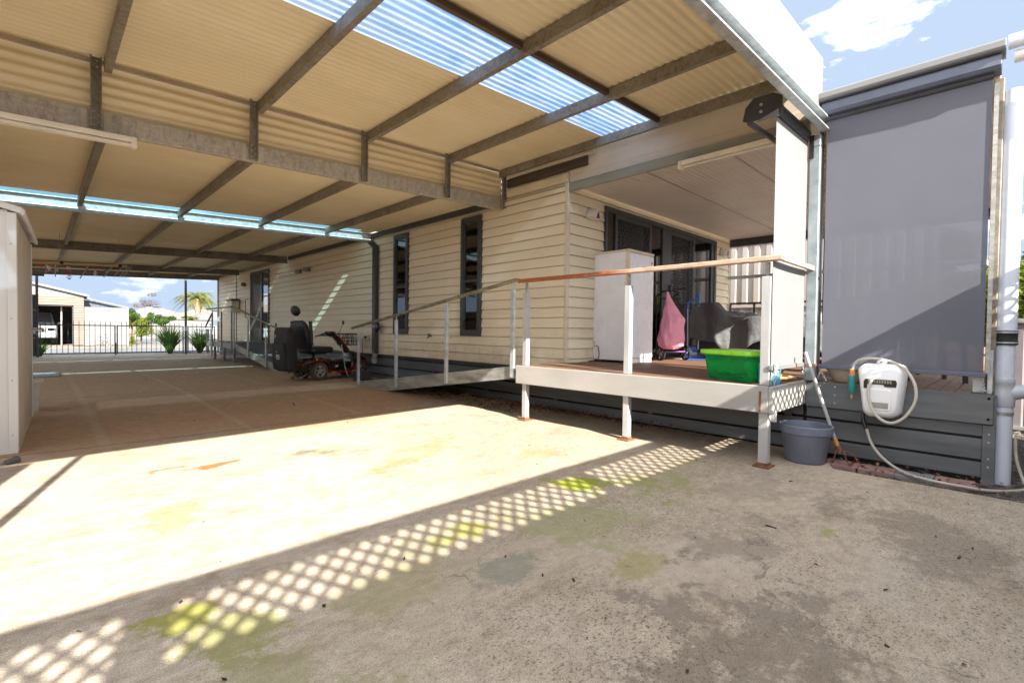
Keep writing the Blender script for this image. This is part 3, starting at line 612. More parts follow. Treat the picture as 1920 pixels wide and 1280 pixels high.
# narrow windows
def window(y0, y1, z0, z1, mull, frost=False):
    b = MB(); w = .065; X0, X1 = HX-.05, HX+.03
    b.box(X0, X1, y0, y0+w, z0, z1); b.box(X0, X1, y1-w, y1, z0, z1); b.box(X0, X1, y0+w, y1-w, z0, z0+w); b.box(X0, X1, y0+w, y1-w, z1-w, z1)
    f = rel(b, house).build('window', 'charcoal', house, bevel=.004)
    b = MB(); i = .03; b.box(HX-.035, HX-.01, y0+w, y0+w+i, z0+w, z1-w); b.box(HX-.035, HX-.01, y1-w-i, y1-w, z0+w, z1-w)
    b.box(HX-.035, HX-.01, y0+w+i, y1-w-i, z0+w, z0+w+i); b.box(HX-.035, HX-.01, y0+w+i, y1-w-i, z1-w-i, z1-w); b.box(HX-.035, HX-.01, y0+w+i, y1-w-i, mull-.02, mull+.02)
    rel(b, house).build('sash', 'charcoal', f)
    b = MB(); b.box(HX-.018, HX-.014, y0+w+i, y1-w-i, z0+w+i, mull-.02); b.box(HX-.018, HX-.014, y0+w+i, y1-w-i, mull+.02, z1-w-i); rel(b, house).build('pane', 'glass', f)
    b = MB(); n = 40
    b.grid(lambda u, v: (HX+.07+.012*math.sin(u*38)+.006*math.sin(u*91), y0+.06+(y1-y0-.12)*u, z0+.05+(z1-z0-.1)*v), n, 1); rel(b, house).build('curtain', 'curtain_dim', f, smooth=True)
    return f
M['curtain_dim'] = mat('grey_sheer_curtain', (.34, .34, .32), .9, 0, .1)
window(*WIN[0], 1.83); window(*WIN[1], 1.85)
for (a, c, z0, z1) in WIN[:2]:
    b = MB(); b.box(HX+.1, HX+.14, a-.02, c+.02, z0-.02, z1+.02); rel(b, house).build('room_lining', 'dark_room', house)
# diamond security mesh, real bars
def mesh_diamond(w, h, pw, ph, r):
    b = MB(); n = int((w*ph/pw+h)/ph)+2
    for k in range(-int(h/ph)-1, int(w/pw)+2):
        for s in (1, -1):
            # line x = k*pw + s*(z)*pw/ph
            pts = []
            x0 = k*pw if s == 1 else k*pw
            za, zb = 0., h; xa = x0; xb = x0+s*h*pw/ph
            if s == -1: xa, xb = x0+h*pw/ph, x0
            # clip to 0..w
            def clip(xa, za, xb, zb):
                t0, t1 = 0., 1.; dx = xb-xa
                for p_, q_ in ((-dx, xa), (dx, w-xa)):
                    if p_ == 0: continue
                    tt = q_/p_
                    if p_ < 0: t0 = max(t0, tt)
                    else: t1 = min(t1, tt)
                return (t0, t1)
            t0, t1 = clip(xa, za, xb, zb)
            if t1-t0 > .01:
                pa = (xa+(xb-xa)*t0, 0, za+(zb-za)*t0); pb = (xa+(xb-xa)*t1, 0, za+(zb-za)*t1)
                b.bar(pa, pb, .004, r, up=(0, 0, 1) if True else None)
    return b
# sliding door wall unit facing the deck
sd = MB(); Y0, Y1 = HY-.05, HY+.04
sd.box(DX0, DX0+.05, Y0, Y1, DZ0, DZ1); sd.box(DX1-.08, DX1, Y0, Y1, DZ0, DZ1); sd.box(DX0+.05, DX1-.08, Y0, Y1, DZ1-.07, DZ1); sd.box(DX0+.05, DX1-.08, Y0, Y1, DZ0, DZ0+.04)
door = rel(sd, house).build('sliding_door', 'charcoal', house, bevel=.004)
def stile(a, c, nm='stile', y=(HY-.035, HY+.005), top=.07):
    b = MB(); b.box(a, c, y[0], y[1], DZ0+.04, DZ1-.07); return rel(b, house).build(nm, 'charcoal', door, bevel=.003)
for a, c in ((6.94, 7.01), (7.36, 7.66), (8.45, 8.52), (5.99, 6.06), (9.22, 9.34)): stile(a, c)
for a, c in ((6.06, 6.94), (7.66, 8.45)):
    b = MB()
    b.box(a, c, HY-.03, HY+.0, DZ0+.04, DZ0+.12); s = rel(b, house).build('security_screen', 'charcoal', door)
    b = MB(); b.box(a, c, HY-.03, HY+.0, DZ1-.13, DZ1-.07); rel(b, house).build('screen_rail', 'charcoal', door)
    m = mesh_diamond(c-a, DZ1-DZ0-.25, .062, .10, .0085); m.xf(Matrix.Translation((a, HY-.04, DZ0+.12))); rel(m, house).build('mesh', 'charcoal', s, weld=False)
for a, c in ((7.01, 7.36), (8.52, 9.22), (5.785, 5.99)):
    b = MB(); b.box(a, c, HY-.012, HY-.008, DZ0+.04, DZ1-.07); rel(b, house).build('pane', 'glass', door)
for a, c in ((6.06, 6.94), (7.66, 8.45)):
    b = MB(); b.box(a, c, HY+.022, HY+.026, DZ0+.04, DZ1-.07); rel(b, house).build('pane', 'glass', door)
for a, c in ((5.79, 6.5), (8.5, 9.3)):
    b = MB(); b.grid(lambda u, v: (a+(c-a)*u, HY+.12+.02*math.sin(u*60*(c-a)), DZ0+.03+(DZ1-DZ0-.1)*v), 70, 1); rel(b, house).build('curtain', 'curtain', door, smooth=True)
b = MB(); b.bar((7.60, HY-.055, 1.50), (7.60, HY-.055, 1.85), .03, .02, up=(0, 1, 0)); rel(b, house).build('handle', 'black', door)
# side entry door far down the wall
def sidedoor():
    b = MB(); X0 = HX-.05; z0, z1 = .60, 2.80
    b.box(X0, HX+.03, 17.06, 17.12, z0, z1); b.box(X0, HX+.03, 15.38, 15.43, z0, z1); b.box(X0, HX+.03, 15.43, 17.06, z1-.06, z1); b.box(X0, HX+.03, 15.43, 17.06, z0, z0+.05); b.box(X0, HX+.03, 15.98, 16.12, z0+.05, z1-.06)
    d = rel(b, house).build('door', 'charcoal', house, bevel=.004)
    b = MB(); b.box(HX-.02, HX-.015, 15.43, 15.98, z0+.05, z1-.06); rel(b, house).build('sidelight', 'pane_mirror', d)
    b = MB(); b.box(HX-.01, HX+.0, 16.12, 17.06, z0+.05, z1-.06); rel(b, house).build('door_leaf', 'pane_dark', d)
    m = mesh_diamond(.94, z1-z0-.11, .075, .11, .012); m.xf(Matrix.Translation((HX-.035, 16.12, z0+.05)) @ Matrix.Rotation(R(90), 4, 'Z')); rel(m, house).build('mesh', 'galv_dirty', d, weld=False)
    b = MB(); b.tube([(HX-.05, 17.28, 1.35), (HX-.14, 17.28, 1.38), (HX-.14, 17.28, 1.95), (HX-.05, 17.28, 1.98)], .018, 8); rel(b, house).build('grab_rail', 'galv_bright', house, smooth=True)
t_ = NT('reflective_side_glass'); t_.P(base=(.02, .025, .03), rough=.02, spec=1.0, metal=.75); t_.p.inputs['Base Color'].default_value = (.35, .38, .42, 1); M['pane_mirror'] = t_.m
sidedoor()
# skirting: slatted boards below floor level
sk = MB()
for z0, z1 in ((.015, .125), (.147, .298), (.322, .47)): sk.box(4.965, 4.99, 1.30, HE, z0, z1)
for k in range(14): sk.box(4.99, 5.04, 1.4+k*1.42, 1.46+k*1.42, 0, .52)
rel(sk, house).build('skirting', 'skirt', house, bevel=.002)
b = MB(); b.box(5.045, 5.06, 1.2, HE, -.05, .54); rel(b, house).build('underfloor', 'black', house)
b = MB(); b.box(4.955, 4.99, HY-.02, HE, .49, .541); rel(b, house).build('bearer', 'charcoal', house)

# ================================================================ VERANDAH ROOF
ver = thing('verandah_roof', 'flat insulated verandah roof with ribbed cream ceiling over the deck', 'roof', (4.98, 1.3, 2.9))
def zc(x, y): return 2.945
b = MB(); n = int((4.05-.1)/.05)*4
b.grid(lambda u, v: (5.0+5.15*u, .10+3.93*v, 2.945+.0035*(1 if math.sin(2*math.pi*(.10+3.93*v)/.062) > -.2 else -1)), 1, 504)
rel(b, ver).build('ceiling', 'ceil', ver)
b = MB(); b.box(5.0, 10.15, .10, 4.03, 2.955, 3.05); rel(b, ver).build('roof_panel', 'cream', ver)
for y in (1.1, 2.1, 3.05):
    b = MB(); b.box(5.02, 10.1, y, y+.006, 2.938, 2.9405); rel(b, ver).build('ceiling_joint', 'charcoal', ver)
# green-grey edge beam
b = MB(); b.bar((4.955, 1.30, 2.925), (4.955, 5.24, 2.905), .05, .10); rel(b, ver).build('edge_beam', mat('grey_green_beam', (.33, .335, .27), .5, 0, .15, 5, .06, stretch=(1, .2, 1), dirt=.3, dirtc=(.26, .23, .17)), ver, bevel=.004)
# cream closing panels above the beam
b = MB(); b.box(4.985, 5.0, 1.30, 3.80, 3.075, 3.36); b.box(4.985, 5.0, 3.80, 5.30, 2.97, 3.36); rel(b, ver).build('closing_panel', 'panel', ver)
b = MB(); b.box(4.975, 4.999, 1.30, 4.06, 2.985, 3.071); rel(b, ver).build('closing_strip', 'panel', ver, bevel=.003)
b = MB(); b.box(4.950, 4.984, 3.77, 5.23, 3.145, 3.262); rel(b, ver).build('dark_capping', mat('dark_brown_ribbed_capping', (.10, .075, .055), .6, 0, .3, 40, .4, stretch=(1, .05, 1)), ver, bevel=.003)
b = MB(); b.prism([(4.984, 3.0), (4.955, 3.0), (4.935, 3.02), (4.935, 3.09), (4.945, 3.115), (4.984, 3.12)], 4.07, 5.235, 'y'); rel(b, ver).build('gutter_lip', 'cream', ver, bevel=.006)
b = MB(); b.box(4.945, 4.984, 3.66, 5.23, 3.272, 3.335); rel(b, ver).build('upper_lip', 'cream', ver, bevel=.01)
b = MB(); b.prism([(4.982, 2.985), (4.93, 3.0), (4.925, 3.04), (4.94, 3.07), (4.935, 3.11), (4.982, 3.13)], 5.236, 5.262, 'y'); rel(b, ver).build('stop_end', 'clear_strip', ver)
b = MB(); b.tube([(4.965, 3.78, 3.33), (4.94, 3.66, 3.33), (4.94, 3.62, 3.30), (4.94, 3.63, 3.24), (4.96, 3.75, 3.22)], .009, 8); rel(b, ver).build('hook', 'white_steel', ver, smooth=True)
M['galv_post'] = mat('blotched_galvanised_post', (.27, .31, .33), .45, .3, .15, 9, .08, dirt=.5, dirtc=(.16, .17, .17))
# posts at the step of the deck and the far side
b = MB(); b.box(4.905, 4.985, 1.20, 1.285, 0.64, 2.70); b.box(4.905, 4.985, 1.20, 1.285, 2.70, 2.80); post = rel(b, ver).build('post', 'galv_post', ver, bevel=.006)
b = MB(); b.box(4.900, 4.990, 1.195, 1.290, .765, .79); rel(b, ver).build('rust_band', 'rust', post)
b = MB(); b.lathe([(.016, 0), (.016, .004)], (4.945, 1.195, 1.545), 14, 'y'); rel(b, ver).build('hole', 'black', post)
b = MB(); b.box(4.985, 5.03, 1.195, 1.225, .64, 2.93); rel(b, ver).build('dark_track', 'charcoal', ver)
b = MB(); b.box(10.10, 10.20, .10, 4.10, 2.80, 2.945); rel(b, ver).build('far_beam', 'charcoal', ver)
for y in (.12, 2.3): 
    b = MB(); b.box(10.08, 10.16, y, y+.08, .64, 2.8); rel(b, ver).build('post', 'charcoal', ver)
b = MB(); b.box(5.03, 5.075, .075, .13, .64, 2.93); p2 = rel(b, ver).build('post', 'galv_dirty', ver, bevel=.005)
# blue grey header with gutter above, over the dark blind
b = MB(); b.add([(4.80, .09, 2.935), (4.80, 1.19, 2.935), (4.80, 1.19, 3.03), (4.80, .09, 3.03)], [])
b = MB(); b.prism([(4.83, 2.955), (4.83, 3.02), (4.845, 3.036), (4.99, 3.036), (4.99, 2.93), (4.85, 2.93)], .09, 1.185, 'y'); rel(b, ver).build('header', 'charcoal_blue', ver, bevel=.004)
b = MB(); b.prism([(4.80, 3.04), (4.785, 3.055), (4.785, 3.10), (4.80, 3.115), (4.99, 3.125), (4.99, 3.04)], .07, 1.20, 'y'); rel(b, ver).build('gutter', 'fascia_white', ver, bevel=.004)
b = MB(); b.tube([(4.84, .06, 3.09), (4.84, -1.5, 3.12)], .055, 16); b.tube([(4.87, .02, 3.0), (4.90, -.25, 3.01), (4.90, -1.5, 3.01)], .05, 14); rel(b, ver).build('gutter_pipe', 'pvc', ver, smooth=True) if False else None
# ================================================================ DECK
deck = thing('deck', 'raised timber deck with pale grey fascia and red timber handrail', 'deck', (4.05, 1.3, 0))
DZ = .64
b = MB(); y = 1.31; X0, X1, Y0, Y1 = 4.09, 10.08, 1.29, 4.04
x = X0
while x < X1-.02:
    w = .088; b.box(x, min(x+w, X1), Y0+.02, Y1 if x > 4.93 else 4.07, DZ-.025, DZ+.001*math.sin(x*40)); x += w+.005
rel(b, deck).build('decking', 'deck_y', deck, bevel=.002)
b = MB(); y = .10
while y < 1.27:
    b.box(4.96, 10.08, y, y+.088, DZ-.03, DZ-.006); y += .093
rel(b, deck).build('decking', 'deck_x', deck, bevel=.002)
b = MB(); b.box(4.05, 4.085, 1.305, 4.085, .432, .643); f = rel(b, deck).build('fascia', 'deckfascia', deck, bevel=.004)
b = MB(); b.box(4.052, 4.93, 1.272, 1.304, .432, .640); rel(b, deck).build('fascia', 'deckfascia', deck, bevel=.004)
b = MB(); b.bar((4.046, 1.36, .44), (4.046, 1.36, .60), .006, .014, up=(0, 1, 0)); rel(b, deck).build('cover_strip', 'rust', deck)
b = MB(); b.box(4.925, 4.958, .075, 1.27, .412, .628); rel(b, deck).build('dark_fascia', 'skirt', deck, bevel=.003)
b = MB()
for z0, z1 in ((.015, .125), (.147, .298), (.318, .405)): b.box(4.96, 4.985, .13, 1.27, z0, z1)
rel(b, deck).build('skirting', 'skirt', deck, bevel=.002)
b = MB(); b.box(4.945, 4.99, .06, .13, -.03, .405); rel(b, deck).build('end_post', 'skirt', deck, bevel=.003)
b = MB(); b.box(4.93, 4.95, .0755, .13, .412, .628); b.box(4.96, 10.1, .06, .078, .0, .62); rel(b, deck).build('end_board', 'skirt', deck)
b = MB()
for z0, z1 in ((.015, .125), (.147, .298), (.322, .40)):
    pass
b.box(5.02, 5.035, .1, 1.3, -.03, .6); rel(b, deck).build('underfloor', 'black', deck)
for (yy, zz) in ((.10, .60), (.10, .45)):
    q = MB(); q.lathe([(.009, 0), (.008, .004), (.0, .006)], (4.925, yy, zz), 10, 'x'); rel(q, deck).build('bolt', 'galv_bright', deck)
for zz in (.10, .16, .28, .34):
    q = MB(); q.lathe([(.006, 0), (.006, .003)], (4.942, .095, zz), 8, 'x'); rel(q, deck).build('bolt', 'galv_bright', deck)
for yy in (1.05, 1.16):
    for zz in (.46, .53, .6):
        q = MB(); q.lathe([(.006, 0), (.006, .004)], (4.921, yy, zz), 8, 'x'); rel(q, deck).build('bolt', 'galv_bright', deck)
# hidden structure under the near platform
b = MB()
for yy in (1.9, 2.6, 3.3, 3.98): b.box(4.13, 4.95, yy-.02, yy+.02, .48, .612)
rel(b, deck).build('joist', 'galv', deck)
for (yy, pt, pw) in ((1.345, 1.50, .070), (2.60, 1.50, .062), (3.98, 1.50, .062)):
    b = MB(); xx = 4.115; h = pw/2
    b.box(xx-h, xx+h, yy-h, yy+h, .012, .605); b.box(xx-h, xx+h, yy-h, yy+h, .645, pt)
    p = rel(b, deck).build('post', 'white_steel', deck, bevel=.004)
    b = MB(); b.box(xx-.075, xx+.075, yy-.06, yy+.06, .002, .012); b.box(xx-h-.003, xx+h+.003, yy-h-.003, yy+h+.003, .012, .035); rel(b, deck).build('base_plate', 'rust', p)
    b = MB(); b.box(xx-.012, xx+.012, yy-.012, yy+.012, pt, 1.612); rel(b, deck).build('spigot', 'galv', p)
b = MB(); b.box(4.14, 4.156, 1.27, 1.345, .36, .43); rel(b, deck).build('cleat', 'white_steel', deck)
b = MB(); b.box(4.045, 4.115, 1.225, 3.02, 1.615, 1.655); rel(b, deck).build('handrail', 'railwood', deck, bevel=.006, seg=2)
b = MB(); b.box(4.045, 4.115, 3.024, 4.055, 1.615, 1.655); rel(b, deck).build('handrail', 'railwood', deck, bevel=.006, seg=2)
b = MB(); b.box(4.118, 4.95, 1.225, 1.258, 1.613, 1.653); rel(b, deck).build('handrail', 'railwood', deck, bevel=.006, seg=2)
b = MB(); b.lathe([(.006, 0), (.006, .003)], (4.075, 1.222, 1.637), 8, 'y'); rel(b, deck).build('bolt', 'black', deck)
# balustrade at the far side of the deck
b = MB(); b.box(10.06, 10.12, .12, 4.0, 1.63, 1.67); b.box(10.07, 10.10, .12, 4.0, .76, .79); rel(b, deck).build('far_rail', 'charcoal', deck)
b = MB()
for k in range(9): b.box(10.07, 10.105, .3+k*.46, .335+k*.46, .64, 1.63)
rel(b, deck).build('far_baluster', 'charcoal', deck)

# ================================================================ RAMPS
def ramp(name, label, x0, xw, ya, za, yb, zb, posts, hr0, hr1, surf='galv', tail=None):
    t = thing(name, label, 'ramp', (x0, ya, 0)); sl = (zb-za)/(yb-ya)
    def zz(y): return za+(y-ya)*sl
    b = MB()
    dz = .145; pts = [(ya+.02, max(zz(ya)-.02, gz(ya)+.004)), (yb, zb-dz), (yb, zb), (ya+.05*(1 if ya < yb else -1), zz(ya)+.04), (ya+.0, zz(ya)+.0)]
    # tapered side beam that runs out on the slab
    yg = ya+(dz+.0)/abs(sl)*(1 if yb > ya else -1)*1.0
    pts = [(ya, gz(ya)+.003), (yg, gz(yg)+.003), (yb, zb-dz), (yb, zb), (ya, gz(ya)+.05)]
    b.prism(pts, x0-.004, x0+.0, 'x'); b.prism([(p[0], p[1]) for p in ((ya, gz(ya)+.046), (yb, zb-.004), (yb, zb), (ya, gz(ya)+.05))], x0+.0002, x0+.045, 'x')
    rel(b, t).build('side_beam', 'galv_ramp', t)
    b = MB(); b.prism(pts, xw, xw+.004, 'x'); rel(b, t).build('side_beam', 'galv_ramp', t)
    b = MB(); b.prism([(ya, gz(ya)+.004), (yg, gz(yg)+.03), (yb, zb-.04), (yb, zb-.015), (ya, gz(ya)+.012)], x0+.046, xw-.002, 'x'); rel(b, t).build('tread', surf, t)
    for (y, zt) in posts:
        h = .031; b = MB(); b.box(x0-.037-h+.03, x0-.005, y-h, y+h, max(gz(y)+.004, zz(y)-.135), zt)
        p = rel(b, t).build('post', 'galv_bright', t, bevel=.004)
        hz = hr0[2]+(hr1[2]-hr0[2])*(y-hr0[1])/(hr1[1]-hr0[1])
        b = MB(); b.tube([(x0-.02, y, zt), (x0-.02, y, hz-.02)], .009, 8); rel(b, t).build('spigot', 'galv_bright', p)
    pts = [Vector(hr0), Vector(hr1)]+[Vector(q) for q in (tail or [])]
    b = MB(); b.tube(pts, .024, 14); rel(b, t).build('handrail', 'galv_rail', t, smooth=True)
    return t
M['galv_ramp'] = mat('scuffed_galvanised_channel', (.40, .41, .38), .5, .25, .3, 4, .1, dirt=.5, dirtc=(.24, .23, .19), stretch=(1, .5, 2))
M['galv_rail'] = mat('weathered_tube_rail', (.30, .28, .20), .5, .25, .3, 12, .15, dirt=.4, dirtc=(.17, .15, .10))
M['tread'] = mat('dark_ribbed_tread', (.16, .17, .20), .6, .1, .2, 8, .4, 60)
ramp('access_ramp', 'short galvanised ramp rising from the driveway to the front deck', 4.105, 4.9, 8.17, .06, 4.10, .635,
     [(8.10, .965), (6.83, 1.20), (5.50, 1.40), (4.175, 1.545)], (4.085, 8.35, 1.063), (4.085, 4.14, 1.652), 'galv_ramp', [(4.085, 4.085, 1.645), (4.085, 4.07, 1.625)])
# far landing by the side door with its long ramp
lt = thing('entry_landing', 'small raised landing with tube rail at the side door', 'landing', (3.9, 15.1, 0))
b = MB(); b.box(3.9, 4.93, 15.12, 18.0, .575, .60); rel(b, lt).build('floor', 'tread', lt)
b = MB(); b.box(3.88, 3.9, 15.1, 18.0, .455, .60); b.box(3.901, 4.93, 17.98, 18.0, .455, .574); rel(b, lt).build('fascia', 'deckfascia', lt)
for y in (15.16, 16.2, 17.25):
    b = MB(); b.box(3.905, 3.965, y-.03, y+.03, .06, .574); b.box(3.845, 3.878, y-.03, y+.03, .45, 1.5); rel(b, lt).build('post', 'galv', lt)
b = MB(); b.tube([(3.86, 15.16, 1.62), (3.86, 17.9, 1.62)], .024, 10); rel(b, lt).build('handrail', 'galv_rail', lt, smooth=True)
b = MB()
for y in (15.16, 16.2, 17.25): b.tube([(3.86, y, 1.5), (3.86, y, 1.6)], .009, 6)
rel(b, lt).build('spigot', 'galv', lt)
ramp('long_ramp', 'long ramp leading from the side door landing down behind the mobility scooter', 3.90, 4.88, 11.0, .06, 15.08, .60,
     [(11.5, .82), (12.35, 1.0), (13.75, 1.25), (15.0, 1.50)], (3.88, 10.95, .93), (3.88, 15.12, 1.62), 'tread')

# ================================================================ BLINDS
bl = thing('pale_blind', 'pale grey roller blind hanging at the end of the deck behind the timber rail', 'blind', (4.08, 1.30, .77))
b = MB(); b.grid(lambda u, v: (4.085+.83*u, 1.30+.006*math.sin(3.1*u)*math.sin(3.1*v), .80+(1.96+.03*u)*v), 12, 16); rel(b, bl).build('fabric', 'blind_light', bl, smooth=True)
b = MB(); b.prism([(1.285, .765), (1.285, .80), (1.315, .805), (1.318, .77)], 4.07, 4.90, 'x'); rel(b, bl).build('bottom_bar', 'fascia_white', bl, bevel=.003)
b = MB(); b.tube([(4.06, 1.32, 2.80), (4.93, 1.32, 2.83)], .042, 16); b.bar((4.06, 1.285, 2.775), (4.93, 1.285, 2.80), .008, .10); rel(b, bl).build('hood', 'charcoal', bl, smooth=True)
b = MB(); b.prism([(1.25, 2.72), (1.25, 2.86), (1.32, 2.90), (1.46, 2.90), (1.52, 2.84), (1.54, 2.74), (1.50, 2.72)], 4.045, 4.055, 'x'); k = rel(b, bl).build('end_plate', 'charcoal', bl, bevel=.002)
b = MB()
for yy, zz in ((1.40, 2.83), (1.40, 2.775)): b.lathe([(.012, 0), (.010, .008)], (4.036, yy, zz), 10, 'x')
rel(b, bl).build('bolt', 'galv_bright', k)
b = MB(); b.prism([(1.27, 2.70), (1.27, 2.76), (1.44, 2.70)], 4.030, 4.034, 'x'); rel(b, bl).build('gusset', 'fascia_white', k)
b = MB(); b.bar((4.06, 1.50, 2.73), (4.93, 1.50, 2.77), .02, .04); rel(b, bl).build('rear_bar', 'charcoal', bl)
b = MB(); b.box(4.895, 4.92, 1.25, 1.285, 2.60, 2.80); rel(b, bl).build('wall_bracket', 'black', bl)
def chain(b, p0, p1, n=9, r=.0022, s=.011):
    p0, p1 = Vector(p0), Vector(p1)
    for i in range(n):
        c = p0.lerp(p1, (i+.5)/n); d = (p1-p0).normalized(); L_ = (p1-p0).length/n*.75
        a = Vector((1, 0, 0)) if i % 2 else Vector((0, 1, 0)); a = (a-d*a.dot(d)).normalized()
        b.tube([c+d*L_*math.cos(t)+a*s*.5*math.sin(t) for t in [2*math.pi*q/10 for q in range(10)]], r, 5, closed=True)
for c in (((4.10, 1.27, .80), (4.08, 1.27, .66), 8, .003, .018), ((4.10, 1.265, .80), (4.12, 1.26, .70), 5, .003, .02), ((4.085, 1.27, .81), (4.12, 1.28, .745), 5, .0035, .022), ((4.12, 1.275, .80), (4.085, 1.265, .73), 5, .0035, .022), ((4.89, 1.30, .765), (4.91, 1.29, .66), 8, .003, .015)):
    b = MB(); chain(b, *c); rel(b, bl).build('chain', 'galv_bright', bl)
b = MB(); b.tube([(4.895, 1.285, .75), (4.895, 1.30, .75)], .022, 12); rel(b, bl).build('pulley', 'fascia_white', bl)
bd = thing('grey_blind', 'wide dark grey mesh roller blind above the hose reel', 'blind', (4.9, .12, .77))
b = MB(); b.grid(lambda u, v: (4.925+.004*math.sin(3.1*u)*math.sin(3.1*v), .135+1.02*u, .785+2.155*v), 12, 16); rel(b, bd).build('fabric', 'blind_dark', bd, smooth=True)
b = MB(); b.prism([(4.905, .755), (4.905, .785), (4.935, .79), (4.94, .76)], .12, 1.175, 'y'); rel(b, bd).build('bottom_bar', 'charcoal_blue', bd, bevel=.003)
b = MB(); b.tube([(4.93, .13, 2.925), (4.93, 1.17, 2.925)], .030, 12); rel(b, bd).build('roller', 'charcoal', bd, smooth=True)
for c in (((4.92, 1.17, .76), (4.935, 1.12, .65), 10, .0025, .013), ((4.925, 1.165, .72), (4.94, 1.19, .65), 5, .0025, .013), ((4.93, .14, .76), (4.94, .13, .66), 8, .003, .016), ((4.935, .16, .66), (4.93, .11, .655), 4, .003, .018)):
    b = MB(); chain(b, *c); rel(b, bd).build('chain', 'galv_bright', bd)
b = MB(); b.box(4.915, 4.925, .10, .125, .78, 2.86); rel(b, bd).build('side_track', 'galv', bd)
b = MB(); b.box(4.96, 4.99, .135, .19, .64, .80); rel(b, bd).build('side_block', 'white_steel', bd)
b = MB(); b.tube([(4.985, 1.185, 2.85), (4.985, 1.18, 1.9)], .009, 8); rel(b, bd).build('rope', mat('tan_rope', (.33, .24, .15), .9, 0, .4, 60, .3), bd)
# brackets by the standpipe
b = MB(); b.box(4.995, 5.012, .085, .115, .63, .95)
tag(b.build('steel_strap', 'galv_bright', bevel=.003), 'upright steel strap bolted between the dark deck fascia and the standpipe', 'bracket')
# far rolled-up blind bar
b = MB(); b.tube([(10.04, .3, 2.17), (10.04, 4.02, 2.17)], .035, 12); tag(b.build('blind_bar', 'charcoal_pale', smooth=True) if 'charcoal_pale' in M else b.build('blind_bar', 'galv_bright', smooth=True), 'long pale blind bar hanging across the far side of the deck', 'blind bar')
# ================================================================ THINGS ON THE DECK
M['white_enamel'] = mat('white_enamel', (.84, .84, .88), .28, 0, .012, 2, .01); M['ivory'] = plain('aged_ivory_plastic', (.70, .64, .48), .4)
fr = thing('upright_freezer', 'white upright freezer with ivory top standing on the deck by the house corner', 'freezer', (5.535, 3.50, DZ))
fw, fd, fh = .63, .58, 1.49
b = MB(); b.box(0, fw, .055, fd+.055, .03, fh); b.build('cabinet', 'white_enamel', fr, bevel=.012, seg=3)
b = MB(); b.box(.004, fw-.002, 0, .05, .06, fh-.03); d = b.build('door', 'white_enamel', fr, bevel=.014, seg=3)
b = MB(); b.box(-.004, fw+.004, -.004, fd+.06, fh-.028, fh+.012); b.build('top', 'ivory', fr, bevel=.012, seg=3)
b = MB(); b.box(-.004, .010, -.006, .052, .06, fh-.03); b.build('edge_grip', 'ivory', d, bevel=.004)
b = MB(); b.box(.008, fw-.02, .008, .054, .0, .055); b.build('kick_plate', 'white_enamel', fr)
b = MB(); b.box(.33, .43, -.0035, -.001, 1.27, 1.295); b.build('badge', 'black', d)
b = MB(); b.box(.53, .60, -.0035, -.001, 1.25, 1.40); st = b.build('sticker', 'white_enamel', d)
b = MB(); b.box(.535, .595, -.0045, -.003, 1.255, 1.31); b.build('sticker_band', 'black', st)
b = MB(); b.lathe([(.02, 0), (.02, .002)], (.565, -.0045, 1.365), 14, 'y'); b.build('sticker_dot', plain('sticker_red', (.6, .12, .08)), st)
b = MB()
for xx, yy in ((.05, .08), (.05, .55), (.56, .08), (.56, .55)): b.lathe([(.02, -.0), (.018, .03)], (xx, yy, 0), 10)
b.build('foot', 'black', fr)
b = MB(); b.lathe([(.075, 0), (.105, .035), (.11, .04), (.1, .038), (.07, .006)], (0, 0, 0), 20, sx=1.1); o = b.build('dish', plain('aqua_plastic', (.18, .55, .52)), smooth=True); o.location = (6.05, 3.75, DZ+fh+.013)
tag(o, 'aqua plastic dish lying on top of the white freezer', 'dish')
# outlet + cord behind freezer
ot = thing('power_point', 'cream power point on the end wall beside the freezer', 'power point', (5.56, 4.04, .88))
b = MB(); b.box(5.52, 5.60, 4.02, 4.04, .83, .93); rel(b, ot).build('plate', 'cream', ot, bevel=.006)
b = MB(); b.tube([(5.54, 4.02, .86), (5.53, 3.97, .85), (5.51, 3.95, .80), (5.50, 3.93, .76), (5.49, 3.93, .70), (5.47, 3.95, .655), (5.42, 4.0, .65), (5.38, 4.01, .65)], .006, 8); rel(b, ot).build('cord', 'black', ot, smooth=True)
# wall lights
def walllight(x, label):
    t = thing('wall_light', label, 'light', (x, 4.045, 2.62), 0, 'half round lights on the end wall')
    b = MB(); n = 16
    b.grid(lambda u, v: (-.14*math.cos(math.pi*u)*math.cos(v*1.35), -.11*math.sin(v*1.45), .145*math.sin(math.pi*u)*math.cos(v*1.0)-.03), n, 8)
    b.build('shade', 'ivory_white', t, smooth=True, solid=.006)
    b = MB(); b.prism([(.105*math.cos(math.pi*k/12), .105*math.sin(math.pi*k/12)-.025) for k in range(13)], -.012, -.055, 'y'); b.build('diffuser', 'lamp_frost', t, bevel=.006)
    b = MB(); b.box(-.13, .13, -.10, 0, -.045, -.028); b.build('base', 'ivory_white', t, bevel=.005)
    return t
M['ivory_white'] = plain('off_white_plastic', (.70, .68, .62), .35); M['lamp_frost'] = plain('frosted_lamp_cover', (.42, .30, .22), .3)
walllight(5.44, 'half round wall light near the house corner above the freezer'); walllight(9.75, 'half round wall light at the far end of the sliding doors')
